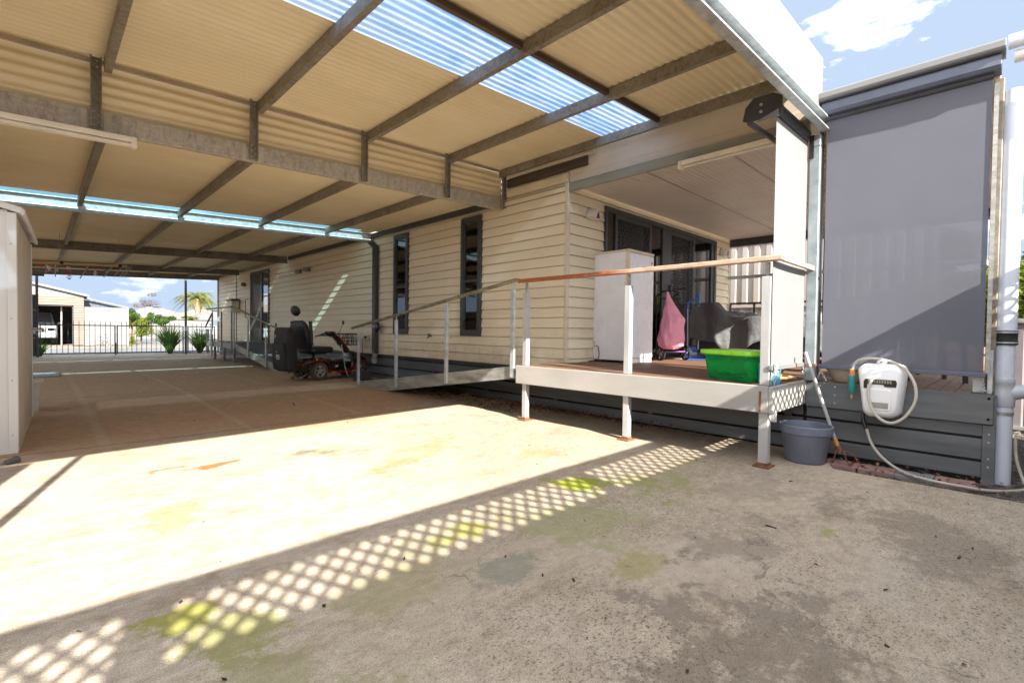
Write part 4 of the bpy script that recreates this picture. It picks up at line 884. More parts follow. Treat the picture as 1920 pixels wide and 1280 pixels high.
# green tub
M['tubgreen'] = (lambda t: (t.P(base=(.10, .85, .34), rough=.12, trans=.85, ior=1.12), t.m)[-1])(NT('translucent_green_plastic')); M['lime'] = plain('lime_plastic', (.30, .80, .03), .3)
tb = thing('storage_tub', 'translucent green storage tub with lime lid on the edge of the deck', 'tub', (4.46, 1.66, DZ), R(64))
def rr(w, d, r, z, n=6):
    o = []
    for cx, cy, a0 in ((w/2-r, d/2-r, 0), (-w/2+r, d/2-r, 90), (-w/2+r, -d/2+r, 180), (w/2-r, -d/2+r, 270)):
        for k in range(n+1): a = R(a0+90*k/n); o.append((cx+r*math.cos(a), cy+r*math.sin(a), z))
    return o
def loft(b, rings, cap0=True, cap1=True):
    n = len(rings[0]); vs = sum(rings, []); fs = []
    for i in range(len(rings)-1):
        for k in range(n): fs.append((i*n+k, i*n+(k+1) % n, (i+1)*n+(k+1) % n, (i+1)*n+k))
    if cap0: fs.append(tuple(range(n))[::-1])
    if cap1: fs.append(tuple(range((len(rings)-1)*n, len(rings)*n)))
    return b.add(vs, fs)
b = MB(); loft(b, [rr(.46, .30, .05, 0), rr(.50, .34, .05, .03), rr(.555, .385, .05, .225), rr(.57, .40, .05, .235)], True, False); b.build('tub', 'tubgreen', tb, smooth=True, solid=.004)
b = MB(); loft(b, [rr(.60, .43, .06, .222), rr(.615, .445, .06, .232), rr(.61, .44, .06, .262), rr(.50, .33, .05, .268)]); ld = b.build('lid', 'lime', tb, smooth=True)
b = MB(); b.box(-.06, .06, -.235, -.215, .225, .262); b.box(-.29, -.17, -.232, -.21, .232, .258); b.build('clip', plain('dark_green_plastic', (.02, .33, .12), .3), ld, bevel=.004)
def irreg(b, c, r, seed, rz=.6, n=8):
    random.seed(seed); i0 = len(b.v); b.ball((0, 0, 0), 1, 1, 1, n, 6)
    for i in range(i0, len(b.v)):
        x, y, z = b.v[i]; k = 1+.25*math.sin(x*4.1+seed)+.2*math.cos(y*5+z*3+seed*2); b.v[i] = (c[0]+x*r*k, c[1]+y*r*k, c[2]+z*r*rz*k)
b = MB(); irreg(b, (-.12, -.05, .12), .13, 3); irreg(b, (.12, -.04, .10), .12, 5); o = b.build('bundle', plain('pale_yellow_cloth', (.55, .65, .25), .9), tb, smooth=True)
# blue bottle behind the post
b = MB(); loft(b, [rr(.10, .15, .03, 0), rr(.11, .16, .03, .02), rr(.11, .16, .03, .17), rr(.05, .06, .02, .20), rr(.04, .04, .015, .22)]); jt = thing('jug', 'blue detergent bottle squeezed between the post and the pale blind', 'bottle', (4.30, 1.38, DZ), R(20))
b.build('body', plain('blue_plastic', (.05, .35, .62), .25), jt, smooth=True)
b = MB(); b.lathe([(.05, 0), (.05, .002)], (-.01, -.0815, .11), 20, 'y', sx=.8, sy=1.1); b.lathe([(.05, 0), (.05, .002)], (-.0575, 0, .11), 20, 'x'); b.build('label', plain('blue_white_label', (.55, .70, .85), .4), jt)
b = MB(); b.lathe([(.022, 0), (.022, .03)], (0, 0, .22), 14); b.build('cap', plain('aqua_cap', (.3, .75, .6)), jt)
# driftwood
b = MB(); random.seed(2)
b.tube([(4.52, 1.36, .66), (4.60, 1.40, .685), (4.70, 1.43, .70), (4.80, 1.44, .72), (4.86, 1.46, .70)], [.012, .024, .03, .022, .006], 9); b.tube([(4.60, 1.40, .675), (4.68, 1.36, .66), (4.78, 1.37, .662), (4.84, 1.33, .66)], [.01, .018, .02, .008], 8); b.tube([(4.45, 1.40, .66), (4.50, 1.42, .69), (4.53, 1.44, .70)], [.018, .02, .008], 8)
tag(b.build('driftwood', wood('tan_driftwood', (.25, .13, .05), (.55, .36, .17)), smooth=True), 'gnarled tan driftwood under the bottom bar of the pale blind', 'driftwood')
# cream bowl
b = MB(); b.lathe([(.10, 0), (.12, .01), (.165, .10), (.18, .115), (.18, .125), (.168, .125), (.15, .10), (.1, .02)], (0, 0, 0), 32); o = b.build('plant_bowl', plain('cream_glazed_bowl', (.56, .48, .36), .4), smooth=True); o.location = (5.12, .99, DZ-.006)
tag(o, 'wide cream bowl on the deck under the dark grey blind', 'bowl')
# chairs behind the dark blind
def chair(x, y, rz, label):
    t = thing('outdoor_chair', label, 'chair', (x, y, DZ-.006), rz, 'dark chairs behind the dark blind')
    b = MB(); b.box(-.23, .23, -.22, .22, .42, .45); b.build('seat', 'charcoal', t, bevel=.01)
    b = MB(); b.box(-.22, .22, .20, .23, .5, .9); b.build('backrest', 'charcoal', t, bevel=.01)
    for sx in (-1, 1):
        for sy in (-1, 1):
            b = MB(); b.bar((sx*.2, sy*.19, .42), (sx*.22, sy*.21, 0), .03, .03, up=(0, 1, 0)); b.build('leg', 'charcoal', t)
    return t
chair(6.0, .55, .4, 'dark outdoor chair whose legs show below the dark blind right of the hose reel'); chair(6.9, .95, 1.8, 'dark outdoor chair farther behind the dark blind')
# sofa with its cover
sofa = thing('outdoor_sofa', 'outdoor sofa half hidden under a dark grey weather cover on the deck', 'sofa', (8.15, 2.95, DZ))
M['wicker'] = mat('dark_wicker', (.035, .032, .034), .7, 0, .4, 50, .5, 120)
b = MB(); b.box(-.80, .95, -1.15, .45, .10, .42); b.build('base', 'wicker', sofa, bevel=.03, seg=2)
b = MB(); b.box(-.80, .95, .30, .50, .42, .70); b.build('backrest', 'wicker', sofa, bevel=.04, seg=2)
b = MB(); b.box(-.82, -.62, -1.15, .3, .42, .62); b.build('armrest', 'wicker', sofa, bevel=.03, seg=2)
for xx in (-.7, .85):
    for yy in (-1.05, .35):
        b = MB(); b.box(xx-.03, xx+.03, yy-.03, yy+.03, 0, .1); b.build('leg', 'black', sofa)
import mathutils.noise as MN
M['cover'] = (lambda t: (t.P(base=t.mix(t.mr(t.noise(3, 5), .3, .7), (.075, .078, .082), (.115, .118, .122)), rough=.75), t.bump(t.noise(7, 5, .6, None, 1.5), .5, .05), t.m)[-1])(NT('grey_weather_cover'))
def drape():
    b = MB()
    def h(x, y):
        z = .50
        z += .26/(1+math.exp(-(y-.08)/.05)) + .14/(1+math.exp((x+.55)/.05))*(1 if y < .5 else .5)
        z = min(z, .86)
        q_ = MN.noise(Vector((x*2.2, y*2.2, 0))); q2 = MN.noise(Vector((x*6+5, y*3, 2))); z += .02*q_+.018*(1-abs(q2)*3)
        z += .010*math.sin(9*x+4*y)*math.cos(7*y-3*x)+.008*math.sin(19*x-11*y)
        return z
    def fn(u, v):
        x = -1.05+2.05*u; y = -1.30+1.95*v
        ex = max(0, -.86-x); ey = max(0, -1.15-y); e2 = max(0, y-.52)
        xx = max(x, -.87)-.04*math.sin(13*y)*(ex > 0)-ex*.12; yy = min(max(y, -1.17), .54)-.04*math.sin(12*x)*(ey > 0)
        drop = 2.3*ex*(1+.35*math.sin(3.1*y+1))+2.6*ey*(1+.4*math.sin(3*x+2))+3.0*e2
        nn = MN.noise(Vector((x*7, y*7, 3)))*.05*min(1, (ex+ey)*6+.2); xx -= nn; yy -= nn
        return (xx, yy, max(.03, h(max(x, -.86), min(max(y, -1.15), .52))-drop))
    b.grid(fn, 90, 90); return b
o = drape().build('sofa_cover', 'cover', smooth=True, solid=.004); o.location = (8.15, 2.95, DZ); tag(o, 'crumpled dark grey weather cover draped over the outdoor sofa', 'cover')
# doormat strip
b = MB(); b.box(7.1, 8.6, 3.55, 4.0, DZ+.002, DZ+.014); tag(b.build('doormat', mat('grey_mat', (.30, .28, .26), .95, 0, .1, 30, .3)), 'pale grey mat on the deck in front of the sliding doors', 'mat')
# shopping trolley with pink bag
tr = thing('shopping_trolley', 'wheeled trolley frame beside the freezer carrying a pink bag', 'trolley', (6.75, 3.55, DZ), R(-20))
M['purple'] = plain('purple_metal', (.25, .09, .38), .35)
b = MB(); b.tube([(-.15, .12, .12), (-.17, .12, .95), (-.12, .02, 1.02)], .011, 8); b.tube([(.15, .12, .12), (.13, .12, .95), (.16, .0, 1.0)], .011, 8); b.build('frame', 'black', tr, smooth=True)
b = MB(); b.tube([(-.2, .0, .12), (.24, -.06, .13)], .009, 8); b.build('axle', 'purple', tr)
b = MB(); b.tube([(-.16, .02, 1.02), (-.02, -.08, 1.03), (.14, -.04, 1.01)], .012, 8); b.tube([(-.16, .05, .92), (.0, -.05, .90), (.17, -.02, .92)], .010, 8); b.tube([(.02, -.03, 1.06), (.2, -.1, 1.06)], .014, 8); b.build('handle', 'black', tr, smooth=True)
for wx in (-.22, .26):
    b = MB(); b.tube([(wx, -.05+.093*math.cos(2*math.pi*k/24), .105+.093*math.sin(2*math.pi*k/24)) for k in range(24)], .013, 8, closed=True); w = b.build('wheel', 'blackrubber', tr, smooth=True)
    b = MB(); b.lathe([(.018, -.015), (.018, .015)], (wx, -.05, .105), 12, 'x')
    for k in range(5): b.bar((wx, -.05, .105), (wx, -.05+.085*math.cos(k*1.257), .105+.085*math.sin(k*1.257)), .012, .012, up=(1, 0, 0))
    b.build('spoke', 'galv', w)
M['pinkbag'] = (lambda t: (t.P(base=(.95, .40, .55), rough=.35, trans=.0, alpha=.80), t.bump(t.noise(14, 4, .6, t.co(scale=(2, 2, .5)), 1), .6, .02), t.m)[-1])(NT('thin_pink_plastic'))
bag = thing('pink_bag', 'bulging pink plastic bag hung on the trolley next to the freezer', 'bag', (6.55, 3.42, DZ+.17), R(-45))
b = MB(); random.seed(5)
prof0 = [(.02, .0), (.10, .005), (.165, .05), (.185, .14), (.18, .24), (.165, .34), (.15, .44), (.12, .53), (.07, .64), (.035, .74), (.02, .80), (.012, .83)]; prof = []
for (r0, z0_), (r1, z1_) in zip(prof0[:-1], prof0[1:]): prof += [(r0+(r1-r0)*k/3, z0_+(z1_-z0_)*k/3) for k in range(3)]
prof.append(prof0[-1])
i0 = len(b.v); b.lathe(prof, (0, 0, 0), 36, sx=1.0, sy=.72)
for i in range(len(b.v)):
    x, y, z = b.v[i]; a = math.atan2(y, x); k = 1+.16*MN.noise(Vector((x*14, y*14, z*7)))+.05*math.sin(7*a+z*9)+.035*math.sin(15*a+3*z)+(.20*math.exp(-((z-.43)/.06)**2)*max(0, math.cos(a)))
    b.v[i] = (x*k-.07*max(0, (z-.45))/.38, y*k, z)
b.build('skin', 'pinkbag', bag, smooth=True)
b = MB(); irreg(b, (.02, 0, .10), .075, 2); b.build('orange_parcel', plain('orange_wrapper', (.85, .16, .06), .5), bag, smooth=True)
b = MB(); b.bar((-.09, -.06, .08), (-.06, -.07, .22), .04, .04, up=(0, 1, 0)); b.bar((.09, -.05, .12), (.11, -.04, .27), .04, .04, up=(0, 1, 0)); b.build('carton', plain('cream_carton', (.7, .62, .35)), bag, bevel=.004)
# dustpan and broom, blue
M['blue'] = plain('blue_plastic_tool', (.02, .16, .58), .35)
dp = thing('dustpan_set', 'long handled blue dustpan and brush standing left of the covered sofa', 'dustpan', (7.25, 3.45, DZ), R(-50))
b = MB(); b.tube([(-.06, 0, .10), (-.07, 0, .80)], .011, 8); b.tube([(.10, .0, .16), (.10, 0, .84)], .011, 8); b.build('stick', mat('pale_blue_tube', (.40, .47, .62), .35), dp, smooth=True)
b = MB(); b.tube([(-.07, 0, .78), (-.07, 0, .87), (.04, 0, .93), (.10, 0, .98)], .016, 8); b.tube([(.10, 0, .84), (.10, 0, 1.02)], .015, 8); b.build('grip', 'blue', dp, smooth=True)
b = MB(); b.add([(-.12, -.12, .01), (.32, -.12, .01), (.22, .06, .01), (-.08, .06, .01), (-.02, .06, .20), (.13, .06, .16)], [(0, 1, 2, 3), (0, 3, 4), (1, 5, 2), (3, 2, 5, 4)]); b.build('pan', 'blue', dp, solid=.008)
b = MB(); b.box(-.05, .2, -.03, .03, .06, .12); b.build('brush', 'black', dp, bevel=.008)

# ================================================================ THINGS ON THE HOUSE WALL
dpi = thing('downpipe', 'dark square downpipe with grey elbow on the cream wall', 'downpipe', (4.87, 8.97, .4))
b = MB(); b.box(4.83, 4.92, 8.90, 9.03, .56, 2.72); b.bar((4.875, 8.965, 2.70), (4.875, 9.28, 2.88), .088, .09); rel(b, dpi).build('pipe', 'charcoal', dpi, bevel=.012)
b = MB(); b.tube([(4.875, 8.965, .62), (4.875, 8.965, .50), (4.85, 8.94, .44), (4.80, 8.86, .41), (4.76, 8.77, .42)], [.052, .052, .055, .052, .05], 14); rel(b, dpi).build('elbow', mat('dusty_grey_pvc', (.28, .26, .24), .6), dpi, smooth=True)
hk = thing('hose_bracket', 'black round hose bracket fixed beside the dark downpipe', 'bracket', (4.9, 8.80, 1.10))
b = MB(); b.lathe([(.02, 0), (.10, .01), (.11, .02), (.10, .03), (.03, .035)], (-.10, -.02, 0), 20, 'x'); b.build('flange', 'black', hk, smooth=True)
b = MB(); b.lathe([(.035, -.10), (.035, .04)], (-.07, -.02, 0), 14, 'x'); b.build('spindle', 'galv', hk, smooth=True)
pp_ = thing('power_point', 'cream power point on the wall beside the mobility scooter', 'power point', (4.92, 9.33, .88))
b = MB(); b.box(-.03, .0, -.07, .07, -.05, .05); b.build('plate', 'cream', pp_, bevel=.006)
b = MB(); b.lathe([(.022, -.07), (.022, -.03)], (0, .03, 0), 12, 'x'); b.build('plug', 'black', pp_, smooth=True)
b = MB(); b.tube([(4.85, 9.36, .88), (4.82, 9.40, .82), (4.83, 9.40, .74), (4.82, 9.38, .62), (4.80, 9.33, .40), (4.72, 9.20, .26), (4.62, 9.05, .20)], .006, 6); rel(b, pp_).build('cord', 'black', pp_, smooth=True)
ch = thing('charger_box', 'small dark charger box on the slab at the front of the scooter', 'charger', (4.50, 8.75, .06), R(5))
b = MB(); b.box(-.16, .14, -.10, .10, 0, .19); b.build('case', 'charcoal', ch, bevel=.02, seg=2)
b = MB(); b.tube([(-.05, 0, .19), (-.05, 0, .23), (.05, 0, .23), (.05, 0, .19)], .01, 6); b.build('handle', 'black', ch)
tp = thing('garden_tap', 'small brass garden tap poking from the wall between the narrow windows', 'tap', (4.92, 7.07, .94))
b = MB(); b.tube([(0, 0, 0), (-.06, 0, 0), (-.08, 0, -.04)], .012, 8); b.build('spout', mat('tarnished_brass', (.12, .09, .05), .5, .6), tp, smooth=True)
b = MB(); b.lathe([(.03, 0), (.03, .012)], (-.05, 0, .03), 10); b.build('handle', 'black', tp)
tl = thing('wall_lamp_tube', 'white tube lamp with sensor high on the far part of the side wall', 'light', (4.90, 14.5, 2.53))
b = MB(); b.tube([(0, 0, 0), (-.02, -1.3, 0)], .022, 8); b.build('tube', 'lamptube', tl, smooth=True)
b = MB(); b.box(-.05, .02, -1.6, -1.3, -.05, .05); b.box(-.10, .0, -2.2, -1.95, -.05, .05); b.build('mount', mat('taupe_plastic', (.22, .2, .18), .5), tl, bevel=.01)
sn = thing('sensor_light', 'small sensor light on the wall left of the far side door', 'light', (4.88, 17.75, 2.47))
b = MB(); b.ball((0, 0, 0), .09, .09, .07); b.build('head', 'taupe', sn, smooth=True) if 'taupe' in M else b.build('head', 'galv_dirty', sn, smooth=True)
mb_ = thing('intercom_box', 'cream meter box with dark lid beside the landing rail', 'box', (4.78, 18.6, 1.75))
b = MB(); b.box(-.12, .12, -.3, .3, -.2, .2); b.build('case', 'cream', mb_, bevel=.02)
b = MB(); b.box(-.15, .13, -.33, .33, .2, .26); b.build('lid', 'charcoal', mb_, bevel=.01)
b = MB(); b.box(-.02, 0, -.04, .04, -.19, .19); lb = tag(b.build('letter_slot', 'charcoal'), 'dark narrow plate on the wall right of the far side door', 'plate'); lb.location = (4.92, 14.8, 1.0)

# ================================================================ HOSE REEL, POT, TOOL, STANDPIPE
M['pvc'] = mat('white_pvc', (.62, .66, .76), .25, 0, .03, 2, .01, dirt=.05); M['pvc_grey'] = mat('pale_grey_pvc', (.45, .47, .52), .35, 0, .04, 3, .02)
hr = thing('hose_reel', 'white wall mounted retractable hose reel hanging on the dark skirting', 'hose reel', (4.80, .705, .63), R(-90))
# local: x along -> world -y ; front toward -x world = local -y
M['reelwhite'] = mat('scuffed_white_plastic', (.86, .86, .88), .35, 0, .04, 3, .03, dirt=.2, dirtc=(.42, .38, .34))
def rring(w, y, zb, zt, r, wt=None):
    wt = wt or w; pts = []
    for cx, cz, a0, ww in ((1, 1, 0, wt), (-1, 1, 90, wt), (-1, -1, 180, w), (1, -1, 270, w)):
        for k in range(6):
            a = R(a0+90*k/5); z = (zt-r if cz > 0 else zb+r)+r*math.sin(a); pts.append((cx*(ww/2-r)+r*math.cos(a), y, z))
    return pts
b = MB(); loft(b, [rring(.22, .10, -.20, .17, .03, .27), rring(.25, .07, -.225, .19, .05, .31), rring(.23, -.05, -.225, .19, .06, .30), rring(.20, -.085, -.20, .165, .06, .26), rring(.19, -.09, -.18, .15, .05, .24)])
b.build('case', 'reelwhite', hr, smooth=True)
b = MB(); b.prism([(-.105, .055), (-.095, .075), (.095, .075), (.105, .055), (.10, .02), (.03, .02), (.02, .035), (-.08, .035), (-.085, .0), (-.105, .0)], -.094, -.088, 'y'); b.build('slot', 'black', hr)
b = MB()
for k in range(9): b.tube([(-.07+.017*k, -.092, .045), (-.07+.017*k, -.092, .07)], .007, 6)
b.build('hose_coil', mat('wound_hose', (.30, .27, .20), .6), hr)
b = MB(); loft(b, [rring(.15, -.088, -.17, .0, .02), rring(.14, -.098, -.165, -.005, .02)]); b.build('front_panel', 'reelwhite', hr, smooth=True, bevel=.003)
b = MB(); b.box(-.055, .055, -.1005, -.098, -.15, -.105); b.build('plate', mat('dull_plate', (.40, .37, .33), .5), hr)
b = MB(); b.ball((-.0, -.03, .205), .035, .035, .022); b.build('knob', 'reelwhite', hr, smooth=True)
b = MB(); b.lathe([(.006, 0), (.006, .004)], (0, -.066, .21), 8, 'y'); b.build('hole', 'black', hr)
b = MB(); b.box(-.03, .03, .10, .16, -.10, .10); b.build('bracket', 'galv', hr)
M['hose'] = mat('pale_grey_hose', (.50, .47, .41), .5, 0, .06, 5, .03)
hs = thing('garden_hose', 'pale garden hose looping from the reel down to the base of the standpipe', 'hose', (4.68, .7, .6))
lp = [(4.695, .755, .70), (4.66, .77, .62), (4.64, .755, .52), (4.63, .70, .42), (4.63, .62, .385), (4.64, .54, .44), (4.66, .485, .56), (4.68, .49, .68), (4.72, .55, .79), (4.76, .63, .84), (4.78, .70, .855)]
def smooth_path(p, n=6):
    p = [Vector(q) for q in p]; o = []
    for i in range(len(p)-1):
        a, b_, c, d = p[max(i-1, 0)], p[i], p[i+1], p[min(i+2, len(p)-1)]
        for k in range(n):
            t = k/n; o.append(.5*((2*b_)+(c-a)*t+(2*a-5*b_+4*c-d)*t*t+(3*b_-a-3*c+d)*t**3))
    o.append(p[-1]); return o
b = MB(); b.tube(smooth_path(lp), .0105, 10); rel(b, hs).build('loop', 'hose', hs, smooth=True)
b = MB(); b.tube(smooth_path([(4.80, .80, .30), (4.79, .765, .19), (4.77, .70, .10), (4.72, .60, .035), (4.64, .50, .015), (4.58, .38, .014), (4.58, .25, .01), (4.70, .09, -.015), (4.86, -.03, -.025), (5.00, -.10, -.025), (5.12, -.09, .0), (5.15, -.05, .15), (5.15, -.04, .3)]), .0105, 10); rel(b, hs).build('tail', 'hose', hs, smooth=True)
b = MB(); b.tube(smooth_path([(4.83, .82, .44), (4.82, .83, .38), (4.80, .80, .29)]), .014, 10); rel(b, hs).build('sleeve', 'black', hs, smooth=True)
b = MB(); b.lathe([(.012, -.10), (.018, -.08), (.024, -.06), (.026, 0), (.022, .02), (.026, .05), (.020, .06)], (4.80, .905, .66), 12); rel(b, hs).build('nozzle', plain('teal_plastic', (.02, .22, .22), .4), hs, smooth=True)
b = MB(); b.lathe([(.018, 0), (.018, .045), (.012, .05)], (4.80, .905, .72), 12); b.lathe([(.004, -.035), (.011, 0)], (4.80, .905, .56), 10); rel(b, hs).build('nozzle_ring', plain('orange_plastic', (.75, .28, .06), .4), hs, smooth=True)
b = MB(); b.tube(smooth_path([(4.80, .905, .77), (4.79, .87, .84), (4.78, .78, .865), (4.78, .70, .86)]), .009, 8); rel(b, hs).build('lead', 'hose', hs, smooth=True)
# big planter
b = MB(); b.lathe([(.135, 0), (.145, .01), (.178, .23), (.182, .235), (.192, .24), (.198, .30), (.192, .305), (.182, .30), (.165, .20), (.13, .03)], (0, 0, 0), 48)
o = b.build('planter_pot', mat('blue_grey_plastic', (.17, .19, .26), .42, 0, .1, 6, .05), smooth=True); o.location = (4.56, 1.17, 0.002); tag(o, 'large empty blue grey planter pot on the slab at the deck corner', 'pot')
# long handled cultivator
ct = thing('cultivator', 'long white handled garden cultivator leaning on the deck edge with rusty claws down', 'garden tool', (4.70, .955, .1))
b = MB(); b.tube([(4.66, 1.215, .90), (4.70, .985, .17)], .0135, 10); rel(b, ct).build('handle', 'white_steel', ct, smooth=True)
b = MB(); b.tube([(4.6985, .993, .195), (4.702, .975, .14)], .017, 10); rel(b, ct).build('collar', plain('orange_paint', (.65, .30, .06), .5), ct)
b = MB(); b.tube([(4.702, .975, .14), (4.706, .955, .085)], [.018, .026], 10); rel(b, ct).build('head', 'rust', ct, smooth=True)
b = MB()
for dx, dy in ((-.05, .03), (-.06, -.06), (.02, -.11)):
    b.tube(smooth_path([(4.706, .955, .09), (4.706+dx*.8, .955+dy*.6, .10), (4.706+dx*1.1, .955+dy*1.0, .04), (4.706+dx*.9, .955+dy*1.3, .006), (4.706+dx*.2-.03, .955+dy*1.5, .012)], 5), .005, 6)
    b.ball((4.706+dx*.3-.02, .955+dy*1.45, .016), .014, .02, .004, 8, 5)
rel(b, ct).build('tine', 'rust', ct, smooth=True)
# standpipe
sp = thing('standpipe', 'tall white plumbing vent pipe with black rubber coupling at the end of the deck', 'pipe', (5.10, .03, -.06))
b = MB(); b.lathe([(.056, 0), (.056, .60)], n=32); b.lathe([(.056, .76), (.056, 1.12)], n=32); b.lathe([(.062, 1.12), (.062, 2.90)], n=32); b.build('pipe', 'pvc', sp, smooth=True)
b = MB(); b.lathe([(.060, .595), (.064, .605), (.064, .70), (.060, .71), (.060, .765), (.063, .77), (.063, .80), (.058, .81)], n=32); b.tube([(0, 0, .69), (.03, -.20, .735)], [.055, .045], 16); b.build('tee', 'pvc_grey', sp, smooth=True)
b = MB(); b.tube([(.025, -.16, .725), (.3, -1.5, .80)], .05, 16); b.build('branch_pipe', 'pvc', sp, smooth=True)
b = MB(); b.lathe([(.066, 1.05), (.070, 1.06), (.070, 1.075), (.067, 1.08), (.067, 1.13), (.070, 1.135), (.070, 1.15), (.066, 1.155)], n=32); c_ = b.build('coupling', 'blackrubber', sp, smooth=True)
b = MB(); b.lathe([(.0715, 1.062), (.0715, 1.072)], n=32, cap=False); b.lathe([(.0715, 1.137), (.0715, 1.147)], n=32, cap=False); b.build('clamp_band', 'galv_bright', c_, smooth=True)
b = MB(); b.lathe([(.059, .535), (.059, .56)], n=32, cap=False); b.box(-.0, .14, .035, .04, .53, .565); b.build('strap', 'galv', sp)
gp = thing('gutter_elbow', 'white plastic gutter outlet running past the top of the standpipe', 'pipe', (4.84, .06, 3.05))
b = MB(); b.tube([(0, 0, .04), (.0, -1.6, .04)], .048, 18); b.build('outer_pipe', 'pvc', gp, smooth=True)
b = MB(); b.tube([(.05, -.03, -.05), (.05, -1.6, -.04)], .042, 18); b.build('lower_pipe', 'ivory_white', gp, smooth=True)

# ================================================================ SHED AND THINGS AROUND IT
sh = thing('garden_shed', 'cream metal garden shed at the left edge under the carport', 'shed', (-.133, 5.66, 0), R(-2.2))
M['shedcream'] = mat('pale_ribbed_shed_steel', (.82, .81, .79), .42, 0, .05, 2, .03, stretch=(1, 1, .3)); M['shedrib'] = mat('taupe_shed_steel', (.50, .43, .34), .4, 0, .08, 3, .03)
def ribs(n, w, depth, base, mirror=False):       # ribbed wall profile list of (s, d)
    o = []; p = w/n
    for k in range(n): o += [(k*p, 0), (k*p+p*.55, 0), (k*p+p*.65, depth), (k*p+p*.9, depth)]
    o.append((w, 0)); return o
b = MB(); pr = ribs(12, 1.46, .012, 0); n = len(pr)
b.add([(-.04-s, -d, z) for z in (0.02, 1.97) for s, d in pr], [(i, i+1, n+i+1, n+i) for i in range(n-1)]); b.build('front_wall', 'shedcream', sh)
b = MB(); pr = ribs(17, 1.84, .014, 0); n = len(pr)
b.add([(d+.0, .04+s, z) for z in (0.02, 1.93) for s, d in pr], [(i, i+1, n+i+1, n+i) for i in range(n-1)]); b.build('side_wall', 'shedrib', sh)
b = MB(); b.box(-1.5, -.02, 1.86, 1.88, .02, 1.95); b.box(-1.5, -1.48, .02, 1.86, .02, 1.95); b.build('rear_wall', 'shedcream', sh)
b = MB(); b.box(-.045, .014, -.014, .045, 0, 1.955); b.build('corner_trim', 'shedcream', sh, bevel=.004)
b = MB(); b.box(-.03, .018, 1.84, 1.89, 0, 1.93); b.build('corner_trim', 'shedcream', sh, bevel=.004)
b = MB(); b.add([(-.75, -.04, 2.19), (.035, -.04, 1.965), (.035, 1.92, 1.965), (-.75, 1.92, 2.19), (-1.55, -.04, 1.965), (-1.55, 1.92, 1.965)], [(0, 1, 2, 3), (0, 3, 5, 4)]); b.build('roof', 'shedcream', sh, solid=.02)
b = MB(); b.add([(-1.5, -.008, 1.93), (0, -.008, 1.93), (-.75, -.008, 2.16)], [(0, 1, 2)]); b.build('gable', 'shedcream', sh, solid=.01)
b = MB(); b.bar((.05, -.05, 1.965), (.05, 1.93, 1.965), .03, .05); b.bar((-.75, -.055, 2.195), (.05, -.055, 1.97), .03, .05); b.build('roof_trim', 'shedcream', sh, bevel=.008)
b = MB(); b.box(-1.5, .012, -.012, 1.88, 0, .02); b.build('base_rail', 'shedcream', sh)
b = MB(); b.box(.016, .06, 1.80, 1.83, .98, 1.02); b.tube([(.03, 1.78, 1.01), (.10, 1.80, 1.01), (.10, 1.85, .98)], .012, 6); b.build('latch', 'galv_bright', sh)
b = MB()
for z in (.15, .6, 1.1, 1.7): b.lathe([(.006, 0), (.006, .004)], (-.02, -.018, z), 8, 'y'); b.lathe([(.006, 0), (.006, .004)], (.016, .02, z), 8, 'x')
b.build('screw', 'galv_bright', sh)
bn = thing('plastic_crate', 'cream plastic bin standing behind the shed on the left', 'bin', (-.10, 8.05, .05))
b = MB(); loft(b, [rr(.20, .26, .03, 0), rr(.25, .32, .03, .32), rr(.28, .35, .03, .33), rr(.28, .35, .03, .35)], True, False); b.build('body', 'ivory_white', bn, smooth=True, solid=.005)
b = MB(); b.box(-.03, .03, -.172, -.16, .08, .24); b.build('rib', 'ivory_white', bn)
b = MB(); b.box(-.9, .30, 12.75, 13.75, gz(13)+.003, gz(13)+.03); tag(b.build('floor_mat', mat('pale_blue_grey_mat', (.42, .46, .52), .8, 0, .08, 12, .2), bevel=.008), 'pale flat mat on the slab beyond the shed', 'mat')
cl = thing('power_plug', 'grey extension plug and cord lying on the slab beside the shed', 'plug', (-.15, 5.22, 0))
b = MB(); b.tube([(.02, .05, .02), (-.03, 0, .02)], [.028, .016], 12); b.tube([(.03, .06, .02), (.02, .05, .02)], .030, 12); b.build('plug', mat('grey_rubber', (.15, .15, .155), .6), cl, smooth=True)
b = MB(); b.tube([(-.03, 0, .02), (-.10, -.10, .008), (-.3, -.2, .008), (-.8, -.1, .008)], .008, 8); b.build('cord', mat('grey_cord', (.2, .2, .21), .6), cl, smooth=True)
# clothes airer pole with pegs
ca = thing('clothes_airer', 'timber pole hung with coloured pegs and hangers under the carport roof', 'clothes airer', (0, 12.5, 0))
b = MB(); b.tube([(-.6, 0, 2.17), (1.30, 0, 2.255)], .027, 12); b.build('pole', wood('tan_pole', (.42, .26, .12), (.58, .40, .2)), ca, smooth=True)
b = MB()
for x in (.30, 1.16): b.lathe([(.034, 0), (.034, .05)], (x, 0, 2.21+.04*x), 14, 'x')
b.build('strap', 'black', ca)
b = MB()
for x in (.30, 1.16): b.tube([(x, 0, 2.23), (x, 0, ZL(x)-.02)], .003, 5)
b.tube([(-.6, .3, 2.05), (1.5, .3, 2.13)], .006, 6); b.build('wire', 'galv', ca)
for x, y2, z2 in ((.72, -.5, 1.95), (1.07, -.25, 2.0), (1.22, -.2, 2.02), (.24, .25, 1.95), (1.32, -.3, 2.04), (1.37, -.3, 2.04)):
    b = MB(); b.tube([(x, 0, 2.2+.03*x), (x-.14*(x > .5), -.05, z2)], .009, 6); b.build('rod', 'white_steel', ca)
PC = {'red': (.65, .03, .03), 'teal': (.03, .30, .38), 'pink': (.75, .15, .35), 'white': (.75, .72, .70), 'aqua': (.45, .72, .78)}
for k, c in PC.items(): M['peg_'+k] = plain('peg_plastic_'+k, c, .4)
random.seed(12)
